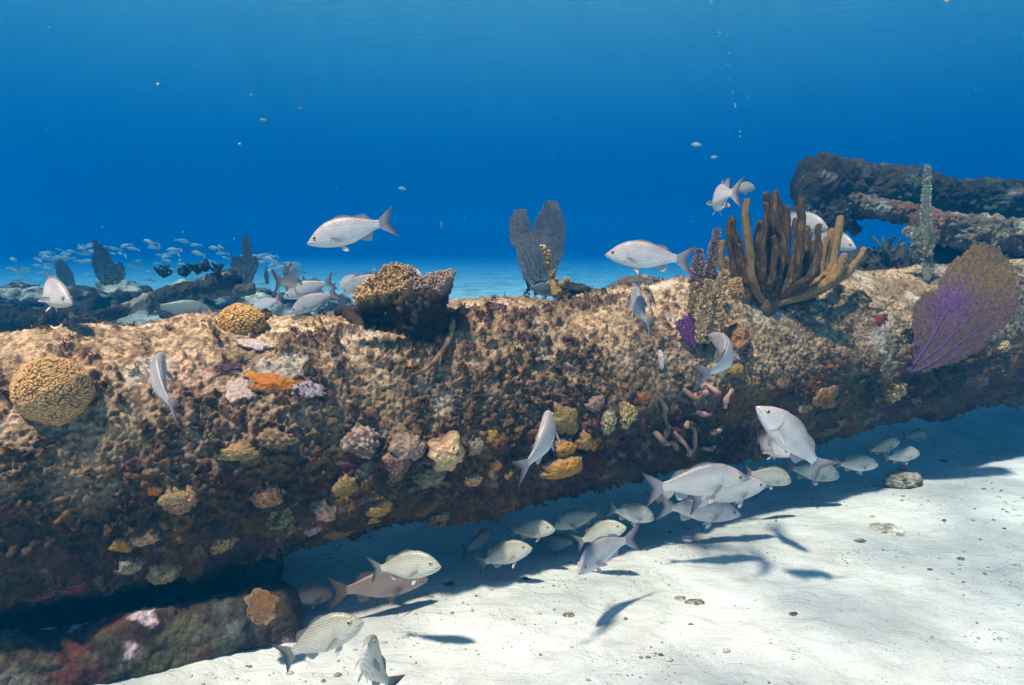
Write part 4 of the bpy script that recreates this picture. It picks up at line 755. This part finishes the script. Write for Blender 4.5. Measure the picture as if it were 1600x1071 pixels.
# ---- tall ragged gorgonian on the right
P, n, d = log_hit(1449, 440); P = np.array(W(1449, 424, 4.0)); P0 = P; gg = empty('tall_gorgonian', tuple(P), 'tall pale green ragged gorgonian standing before the wreck beam', 'coral')
plume([(1449, 436), (1449, 390), (1447, 340), (1449, 258)], .030, 4.0, (.5, .5, .4), (.3, .3, .24), 21, gg)
plume([(1449, 400), (1440, 380), (1428, 366), (1414, 360)], .040, 4.0, (.48, .45, .34), (.2, .2, .16), 22, gg)
plume([(1449, 405), (1442, 398), (1434, 392), (1426, 388)], .040, 4.02, (.4, .4, .3), (.2, .2, .16), 23, gg)
plume([(1449, 400), (1455, 378), (1460, 368), (1463, 366)], .022, 3.97, (.4, .37, .28), (.2, .2, .16), 24, gg)
v, q, t = tube(spline([np.array(W(x, y, 4.0)) for x, y in ((1448, 438), (1449, 400), (1448, 370), (1448, 300))], 40), np.linspace(.02, .012, 40), 10)
MB().add(v - P, q, t, (.26, .28, .22)).build('stem', M_rod, gg)

# ---- knobby branching coral standing on the crest
P, n, d = log_hit(868, 462); kb = empty('branching_coral', tuple(P), 'thin knobby tan branching coral with pale tips in front of the grey sea fan', 'coral'); dk = d - .02
for pts, r0 in (([(868, 460), (864, 440), (858, 420), (854, 402), (849, 388)], .014), ([(868, 460), (874, 448), (880, 442), (886, 438)], .016), ([(862, 430), (866, 424)], .011), ([(868, 452), (862, 447), (858, 444)], .013), ([(856, 412), (852, 410)], .010), ([(872, 456), (866, 446), (868, 436)], .016), ([(852, 396), (846, 385)], .008), ([(855, 404), (857, 394)], .008)):
    n_ = 26; pw = spline([np.array(W(x, y, dk + .01 * i)) for i, (x, y) in enumerate(pts)], n_); v, q, t = tube(pw, r0 * (1 + .35 * np.sin(np.linspace(0, 14, n_) + r0 * 900)), 12); v = v + (fbm(v, 60, 3, 5) * .005)[:, None]; ends = np.linspace(0, 1, n_ + 4).repeat(12); ends = np.concatenate([ends, [0, 1]])
    c = mixc(np.tile(np.array([.36, .24, .10]), (len(v), 1)), (.72, .62, .42), sst(.86, 1, ends)); c = mixc(c, (.15, .1, .05), sst(.0, .4, fbm(v, 40, 3, 6)) * .6); MB().add(v - P, q, t, c).build('branch', M_coral, kb)

# ---- table coral
P, n, d = log_hit(650, 500); P = np.array(W(640, 505, d)); tcl_ = empty('table_coral', tuple(P), 'ragged table coral with lit knobbly top and dark legs on the crest of the column', 'coral')
def at(x, y, dz=0.): return np.array(W(x, y, d + dz))
# plate: a warped thick sheet between a near edge and a far edge
top_e = [(556, 474), (566, 462), (578, 450), (590, 440), (604, 428), (622, 424), (638, 426), (652, 440), (668, 442), (682, 436), (700, 434), (708, 440)]
bot_e = [(558, 476), (570, 471), (582, 468), (596, 468), (612, 465), (628, 462), (644, 462), (658, 460), (672, 464), (684, 462), (694, 454), (704, 444)]
nU, nV = 150, 46; U_ = np.linspace(0, 1, nU); tp_ = spline([at(x, y, .07) for x, y in top_e], nU); bt_ = spline([at(x, y, -.13) for x, y in bot_e], nU); F_ = []; 
for k in range(nV): 
    a = k / (nV - 1); F_.append(tp_ * (1 - a) + bt_ * a + np.array([0, 0, .018 * math.sin(a * math.pi)]))
G = np.stack(F_, 1).reshape(-1, 3); nrmu = np.array([0, -.75, .65]); w1, w2, wi = worley(G, 42, 77); kn = np.clip(.68 - w1, 0, 1)
hi = G + nrmu * (.014 + .045 * kn * (wi > .2) + .02 * fbm(G, 12, 3, 78))[:, None]; loP = G - nrmu * (.020 + .02 * fbm(G, 9, 3, 79))[:, None] - np.array([0, 0, .02])
q = gridq(nU, nV); kk = len(G); per = np.concatenate([np.arange(nV), np.arange(1, nU) * nV + nV - 1, (nU - 1) * nV + np.arange(nV - 2, -1, -1), np.arange(nU - 2, 0, -1) * nV]); p2 = np.roll(per, -1)
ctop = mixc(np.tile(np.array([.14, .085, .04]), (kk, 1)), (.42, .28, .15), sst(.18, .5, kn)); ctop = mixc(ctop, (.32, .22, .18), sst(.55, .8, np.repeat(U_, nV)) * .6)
MB().add(np.concatenate([hi, loP]) - P, np.concatenate([q[:, ::-1], q + kk, np.stack([per, p2, p2 + kk, per + kk], 1)]), c=np.concatenate([ctop, np.tile(np.array([.03, .022, .018]), (kk, 1))])).build('plate', M_coral, tcl_)  # underside near black: shade painted into the colour
# knobs along plate
mbk = MB(); rk = np.random.default_rng(5); nk_ = 700
for k in range(nk_):
    e = rk.random(); iu = rk.integers(0, nU); jv = rk.integers(0, 8) if e < .5 else (nV - 1 - rk.integers(0, 4) if e < .75 else rk.integers(0, nV)); b0 = hi[iu * nV + jv]; dv = np.array([rk.normal(0, .5), -.35 + rk.normal(0, .4), .9]); dv /= np.linalg.norm(dv); L_ = rk.uniform(.006, .022); r0 = rk.uniform(.0025, .0052)
    v, q4, t3 = tube([b0 - dv * .004, b0 + dv * L_ * .5, b0 + dv * L_ + rk.normal(0, .002, 3)], [r0 * 1.2, r0, r0 * 1.1], 7); hts = np.concatenate([np.linspace(0, 1, 7).repeat(7), [0, 1]]); rg = iu / nU > .55
    c0 = np.array([.24, .17, .13]) if rg else np.array([.34, .22, .10]); mbk.add(v - P, q4, t3, mixc(np.tile(c0 * .7, (len(v), 1)), np.clip(c0 * 1.75, 0, .8), hts ** 1.5))
mbk.build('knobs', M_coral, tcl_)['kind'] = 'stuff'
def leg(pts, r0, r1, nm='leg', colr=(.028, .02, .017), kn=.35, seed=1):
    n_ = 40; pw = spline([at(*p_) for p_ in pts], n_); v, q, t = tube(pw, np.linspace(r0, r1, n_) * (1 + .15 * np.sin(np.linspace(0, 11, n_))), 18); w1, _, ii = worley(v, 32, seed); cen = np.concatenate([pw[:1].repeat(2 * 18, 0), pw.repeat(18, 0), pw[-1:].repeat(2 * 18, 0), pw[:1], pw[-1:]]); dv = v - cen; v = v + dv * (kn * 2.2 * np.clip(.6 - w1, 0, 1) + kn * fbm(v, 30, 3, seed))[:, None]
    c = mixc(np.tile(np.array(colr), (len(v), 1)), (.09, .045, .025), sst(.15, .45, fbm(v, 14, 3, seed + 2))); MB().add(v - P, q, t, c).build(nm, M_coral, tcl_)  # near-black legs paint in the shade beneath the plate
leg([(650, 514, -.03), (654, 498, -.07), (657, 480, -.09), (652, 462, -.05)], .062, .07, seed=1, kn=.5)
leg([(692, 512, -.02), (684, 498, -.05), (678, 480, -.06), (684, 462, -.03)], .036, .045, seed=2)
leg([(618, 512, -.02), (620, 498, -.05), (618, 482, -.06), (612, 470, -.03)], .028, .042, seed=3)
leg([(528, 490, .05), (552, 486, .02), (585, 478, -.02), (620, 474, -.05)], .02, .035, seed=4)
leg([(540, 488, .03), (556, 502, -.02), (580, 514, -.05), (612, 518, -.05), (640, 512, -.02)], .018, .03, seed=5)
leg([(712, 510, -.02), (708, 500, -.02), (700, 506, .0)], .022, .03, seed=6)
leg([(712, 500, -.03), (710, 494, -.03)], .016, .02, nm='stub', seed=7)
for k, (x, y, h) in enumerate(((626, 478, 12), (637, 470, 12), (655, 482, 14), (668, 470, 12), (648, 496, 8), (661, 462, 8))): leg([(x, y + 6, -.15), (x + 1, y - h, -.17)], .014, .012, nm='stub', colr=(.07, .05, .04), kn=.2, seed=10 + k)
# ---- fallen strand on the column face
pts = [(705, 512), (702, 528), (696, 545), (686, 560), (672, 575), (655, 586), (640, 592)]; pw = []
for i, (x, y) in enumerate(pts): q_, nn, dd = log_hit(x, y); pw.append(q_ + nn * .035)
v, q, t = tube(spline(pw, 70), .013 * (1 - .45 * np.linspace(0, 1, 70)), 10); v = v + (fbm(v, 30, 3, 4) * .008)[:, None]
tag(MB().add(v, q, t, mixc(np.tile(np.array([.14, .09, .06]), (len(v), 1)), (.34, .2, .1), sst(0, .3, fbm(v, 20, 3, 5)))).build('fallen_strand', M_coral, loc=tuple(pw[3])), 'curved dark strand lying down the column face below the table coral', 'strand')

# ------------------------------------------------------------------ wreck, upper right
def wcol(v, seed=400):
    c = np.tile(np.array([.035, .033, .03]), (len(v), 1)); c = mixc(c, (.05, .04, .034), sst(.05, .35, fbm(v, 5, 4, seed))); c = mixc(c, (.07, .09, .07), sst(.1, .4, fbm(v, 4, 4, seed + 1)) * .7); c = mixc(c, (.22, .19, .16), sst(.32, .44, fbm(v, 8, 4, seed + 2)) * .8); return c
def wlight(v, seed=410):
    c = np.tile(np.array([.12, .10, .075]), (len(v), 1)); c = mixc(c, (.13, .075, .05), sst(.0, .25, fbm(v, 5, 4, seed))); c = mixc(c, (.27, .26, .21), sst(.2, .38, fbm(v, 9, 4, seed + 1))); c = mixc(c, (.10, .09, .07), sst(.1, .3, fbm(v, 6, 4, seed + 2))); return c
DW = 5.3; wb_ = empty('wreck_beam', tuple(W(1420, 330, DW)), 'huge dark encrusted wreck beam jutting in from the right above the column', 'wreck'); wloc = np.array(W(1420, 330, DW))
def wpart(nm, p0, p1, rad, nl, na, amp, freq, seed, cf, squash=1., prof=None):
    return rough_log(nm, np.array(p0) - wloc, np.array(p1) - wloc, rad, lambda v: cf(v), nl, na, amp, freq, seed, M_rock, wb_, squash, prof)
wpart('beam', W(1246, 288, DW), W(1760, 338, DW + .3), .19, 460, 160, .07, 4, 420, wcol, 1.0, prof=([0, .08, .2, .34, .6, 1], [1.05, 1.12, 1.05, .92, .86, .9]))
wpart('end_block', W(1262, 356, DW - .02), W(1310, 262, DW + .05), .15, 160, 150, .07, 5, 430, wcol)
wpart('end_block', W(1296, 368, DW - .05), W(1300, 300, DW - .05), .13, 140, 130, .04, 5, 434, wcol)
wpart('strut', W(1316, 338, DW + .1), W(1342, 365, DW + .1), .045, 70, 60, .012, 9, 440, wcol)
wpart('ledge', W(1318, 316, DW - .1), W(1470, 344, DW - .25), .065, 260, 90, .05, 8, 450, wlight)
wpart('ledge', W(1425, 352, DW - .35), W(1700, 388, DW - .45), .11, 300, 130, .07, 6, 455, wlight)
wpart('lower_mass', W(1462, 395, DW - .1), W(1760, 440, DW), .22, 240, 110, .06, 5, 460, wcol)
# low rubble ledge between finger coral and gorgonian
rl = rough_log('rubble_ledge', W(1318, 424, 5.0), W(1500, 424, 5.2), .14, lambda v: wcol(v, 470), 200, 90, .08, 6, 470, M_rock)
tag(rl, 'low dark rubble ledge in the blue gap below the wreck beam', 'rubble')
def bush(px, py, d, h, label, seed, n_=9, c=(.09, .11, .09)):
    b = np.array(W(px, py, d)); r2 = np.random.default_rng(seed); mb = MB(); h = h / FPX * d
    for k in range(n_):
        a = r2.uniform(-.9, .9); L_ = h * r2.uniform(.6, 1); p1 = b + [math.sin(a) * L_ * .5, r2.normal(0, .03), L_ * .4]; p2 = b + [math.sin(a) * L_ * .75, r2.normal(0, .05), L_]
        v, q, t = tube(spline([b, p1, p2], 12), .009, 7); mb.add(v, q, t, c)
    return tag(mb.build('soft_coral', M_rod, loc=tuple(b)), label, 'soft coral')
bush(1387, 402, 4.9, 32, 'little dark branching soft coral on the rubble ledge under the wreck', 1)
bush(1358, 402, 5.0, 16, 'tiny soft coral tuft left on the rubble ledge under the wreck', 2, 6)
bush(1170, 452, 4.6, 10, 'tiny dark tuft behind the foot of the finger coral', 4, 5)
# small rubble mounds peeking behind the crest
def rock(name, label, cat, P, rad, cf, seed, squash=(1, 1, .7), group=None, det=48, amp=.35):
    sv, sq = sphere(det, int(det * 1.4)); q = sv + seed * 3.1; w1, _, ii = worley(q, 2.6, seed); r = 1 + amp * fbm(q, 1.4, 5, seed) + .25 * np.clip(.6 - w1, 0, 1) * (ii > .3) + .08 * fbm(q, 8, 3, seed); v = sv * r[:, None] * rad * np.array(squash)
    c = cf(v * (1.0) + seed); return tag(MB().add(v + np.array(P), sq, c=c).build(name, M_rock, loc=tuple(P)), label, cat, group)
rock('coral_mound', 'grey-green coral mound showing behind the crest left of the climbing fish', 'coral', W(1006, 450, 4.6), .16, lambda v: wlight(v), 3, (1.15, .8, .5))
rock('coral_mound', 'low dark coral mound behind the crest right of the branching coral', 'coral', W(897, 456, 4.2), .09, lambda v: wcol(v), 4, (1.2, .8, .6))

# ------------------------------------------------------------------ blue reef at the left
hx, hy = np.meshgrid(np.linspace(-14, -.6, 260), np.linspace(4.9, 16, 200), indexing='ij'); hp = np.stack([hx.ravel(), hy.ravel(), 0 * hx.ravel()], 1)
em = sst(-1.2, -2.4, hp[:, 0]) * sst(5.3, 7.0, hp[:, 1]) * sst(10.8, 7.6, hp[:, 1])
hz = -.12 + em * (.62 + .04 * (hp[:, 1] - 5) + .22 * fbm(hp, .9, 5, 500) + .12 * np.abs(fbm(hp, 3, 4, 501)) + .2 * np.clip(.5 - worley(hp, 2.4, 502)[0], 0, 1)); hp[:, 2] = hz
hc = mixc(wcol(hp, 510), (.5, .52, .46), sst(.0, .3, fbm(hp, 3.5, 4, 515)) * .8)
tag(MB().add(hp, gridq(260, 200), c=hc).build('reef_terrain', M_rock), kind='structure')
rlabel = 'encrusted rock in the blue rubble bed behind the left part of the column'
for k in range(34):
    y = random.uniform(5.6, 9); px = random.uniform(-10, 545); x = (px - 800) / FPX * y; z = .12 + sst(-1.2, -2.4, np.array([x]))[0] * sst(5.3, 7.0, np.array([y]))[0] * sst(10.8, 7.6, np.array([y]))[0] * .6 + .1 * random.random()
    rock('reef_rock', rlabel, 'rock', (x, y, z), random.uniform(.10, .26), lambda v: mixc(wcol(v, 600), (.52, .52, .44), sst(.0, .3, fbm(v, 4, 4, 605)) * .8), 40 + k, (random.uniform(.9, 1.5), 1, random.uniform(.5, .9)), 'rocks of the blue rubble bed', det=28, amp=.5)
lb = rough_log('leaning_beam', W(110, 508, 4.7), W(376, 430, 5.6), .06, lambda v: mixc(wcol(v, 620), (.42, .34, .22), sst(.0, .3, fbm(v, 6, 4, 621)) * .6), 260, 60, .028, 9, 620, M_rock, prof=([0, .4, .7, 1], [.7, .9, 1.1, 1.2]))
tag(lb, 'encrusted beam leaning up to the right in the blue rubble at the left', 'beam')
rb = rough_log('flat_beam', W(270, 463, 5.3), W(400, 452, 5.6), .04, lambda v: wlight(v, 630), 120, 40, .03, 8, 630, M_rock)
tag(rb, 'thin pale beam under the raised end of the leaning beam', 'beam')
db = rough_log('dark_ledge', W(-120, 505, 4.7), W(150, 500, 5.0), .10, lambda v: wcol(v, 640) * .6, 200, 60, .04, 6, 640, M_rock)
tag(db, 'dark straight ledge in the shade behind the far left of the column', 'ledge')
for k, (x, y) in enumerate(((290, 432), (308, 428), (322, 424), (338, 430), (256, 433))): bush(x, y, 5.4, 18, ['dark soft coral tuft on the leaning beam, second from its left', 'dark soft coral tuft midway along the top of the leaning beam', 'tallest dark soft coral tuft near the end of the leaning beam', 'dark soft coral tuft at the upper end of the leaning beam', 'leftmost dark soft coral tuft over the leaning beam'][k], 50 + k, 10, (.04, .05, .045))

# ------------------------------------------------------------------ things on the sand
def on_sand(px, py, dz=0): p = ground(px, py); return (p.x, p.y, gheight(p.x, p.y) + dz)
rock('sand_rock', 'encrusted tan rock with a pink spot lying on sand at the right', 'rock', on_sand(1411, 757, .03), .082, lambda v: mixc(np.tile(np.array([.42, .36, .27]), (len(v), 1)), (.16, .13, .1), sst(0, .3, fbm(v, 18, 4, 3))), 81, (1.25, .9, .62), det=80)
lump('pink_spot_crust', 'pink crust on top of the tan rock at the right', 'algae', 0, 0, 8, 5, ((.6, .2, .22), (.4, .1, .12)), .5, 'rough', seed=95, P=np.array(on_sand(1409, 752, .095)), n=np.array([.1, -.5, .8]), det=24)
rock('sand_rock', 'low half buried pale rubble with green specks in the bright sand', 'rock', on_sand(1384, 828, -.012), .085, lambda v: mixc(np.tile(np.array([.6, .56, .48]), (len(v), 1)), (.28, .28, .22), sst(-.1, .25, fbm(v, 26, 4, 3))), 83, (1.0, .8, .35), det=80)
rock('sand_rock', 'tiny orange flecked pebble beside the half buried rubble', 'rock', on_sand(1363, 808, .0), .012, lambda v: np.tile(np.array([.6, .3, .15]), (len(v), 1)), 84, (1.2, .8, .6), det=16)
for k, (x, y, r0) in enumerate(((1064, 936, .016), (1086, 944, .02), (1345, 850, .017), (888, 964, .014), (822, 896, .016), (1240, 966, .012), (1475, 712, .02), (545, 975, .012), (700, 905, .018), (1500, 880, .012))):
    rock('shell_debris', 'small dark crumb of shell and weed lying on the bright sand', 'debris', on_sand(x, y, .0), r0, lambda v: mixc(np.tile(np.array([.34, .3, .24]), (len(v), 1)), (.12, .1, .08), sst(-.1, .2, fbm(v, 60, 3, 3))), 120 + k, (1.5, 1, .4), 'dark crumbs on the sand', det=20, amp=.8)
ng = 5200; gxx = rng.uniform(-1.6, 4.8, ng); gyy = rng.uniform(1.35, 5.4, ng) ; cl = fbm(np.stack([gxx, gyy, 0 * gxx], 1), 1.6, 3, 700); keep = rng.random(ng) < sst(-.3, .35, cl); gxx, gyy = gxx[keep], gyy[keep]
gq = np.stack([gxx, gyy, 0 * gxx], 1); nn_ = np.exp(-(np.hypot(gxx - 1, gyy - 3) / 9) ** 2); gzz = .035 * fbm(gq, .55, 3, 300) + (.020 * fbm(gq, 2.6, 4, 301) + .008 * fbm(gq, 9, 4, 302)) * nn_ - .06 * np.exp(-((((gq - A0) @ NB) + .05) / .35) ** 2)
mb = MB(); sv, sq = sphere(5, 6)
for k in range(len(gxx)):
    r0 = .0022 + .006 * rng.random() ** 3; g_ = sv * [r0 * rng.uniform(.8, 2), r0 * rng.uniform(.8, 1.6), r0 * .6] * rng.uniform(.8, 1.2, (len(sv), 1)); mb.add(g_ + [gxx[k], gyy[k], gzz[k] + r0 * .25], sq, c=np.array([.36, .32, .27]) * rng.uniform(.3, 2.0))
tag(mb.build('sand_crumbs', M_rock), 'scattered dark grains and shell crumbs over the white sand', 'debris', kind='stuff')

# ------------------------------------------------------------------ bubbles and drifting bits
mb_ = bpy.data.materials.new('air_bubble'); mb_.use_nodes = True; b = mb_.node_tree.nodes['Principled BSDF']; b.inputs['Base Color'].default_value = (.85, .95, 1, 1); b.inputs['Roughness'].default_value = .15; b.inputs['Specular IOR Level'].default_value = 1
sv, sq = sphere(12, 16); bub = MB().add(sv, sq, c=(.9, .95, 1)).build('air_bubble', mb_); spots = [(1112, 4), (1125, 51), (1124, 57), (1137, 56), (1140, 83), (1139, 95), (1135, 101), (1141, 104), (1138, 124), (1145, 144), (1148, 163), (1149, 167), (1156, 206), (1156, 213), (1169, 152), (1110, 1)]
for k, (x, y) in enumerate(spots):
    o = bub if k == 0 else bub.copy()
    if k: col.objects.link(o)
    o.location = W(x, y, 4.5); s_ = random.uniform(.0018, .0038); o.scale = (s_ * 1.3, s_, s_); tag(o, 'tiny air bubble rising in the thin trail above the finger coral', 'bubble', 'air bubbles of the rising trail')
for k, (x, y, s_, lb) in enumerate(((247, 132, 7, 'whitish drifting scrap high in the water at the upper left'), (375, 225, 6, 'whitish drifting scrap above the school, right of the upper left one'), (286, 363, 3, 'tiny pale drifting speck above the distant school'), (77, 43, 3, 'tiny drifting speck near the upper left corner'), (1478, 2, 9, 'brownish drifting scrap at the top right edge'))):
    rock('drifting_scrap', lb, 'drifting scrap', W(x, y, 3.2), s_ * .34 / FPX * 3.2, lambda v: np.tile(np.array([.6, .6, .5]), (len(v), 1)), 150 + k, (1, .6, .7), det=16, amp=.9)

mbp = MB(); sv, sq = sphere(4, 5); r2 = np.random.default_rng(99)
for k in range(420):
    d = r2.uniform(.9, 6) ; p = W(r2.uniform(-100, 1700), r2.uniform(-50, 560), d)
    mbp.add(sv * r2.uniform(.0004, .0011) * r2.uniform(.5, 1.3, 3) + np.array(p), sq, c=(.6, .66, .62))
tag(mbp.build('drifting_particles', M_turf), 'fine pale specks drifting through the open water', 'particles', kind='stuff')

# ------------------------------------------------------------------ the water itself, as a haze box
hm = bpy.data.materials.new('water_haze'); hm.use_nodes = True; nt = hm.node_tree; nt.nodes.clear(); out = nt.nodes.new('ShaderNodeOutputMaterial'); pv = nt.nodes.new('ShaderNodeVolumePrincipled')
pv.inputs['Color'].default_value = (.0, .080, .19, 1); pv.inputs['Absorption Color'].default_value = (0, .28, .58, 1); pv.inputs['Density'].default_value = .11; pv.inputs['Anisotropy'].default_value = .3
nt.links.new(pv.outputs[0], out.inputs['Volume'])
bxv = [(x, y, z) for x in (-68, 68) for y in (-19, 83) for z in (-1.4, SURF + .15)]
hb = MB().add(bxv, [[0, 1, 3, 2], [4, 6, 7, 5], [0, 4, 5, 1], [2, 3, 7, 6], [0, 2, 6, 4], [1, 5, 7, 3]]).build('haze', hm, smooth=False); tag(hb, kind='stuff')
hb.data.polygons.foreach_set('use_smooth', [False] * 6)
bpy.context.view_layer.update()
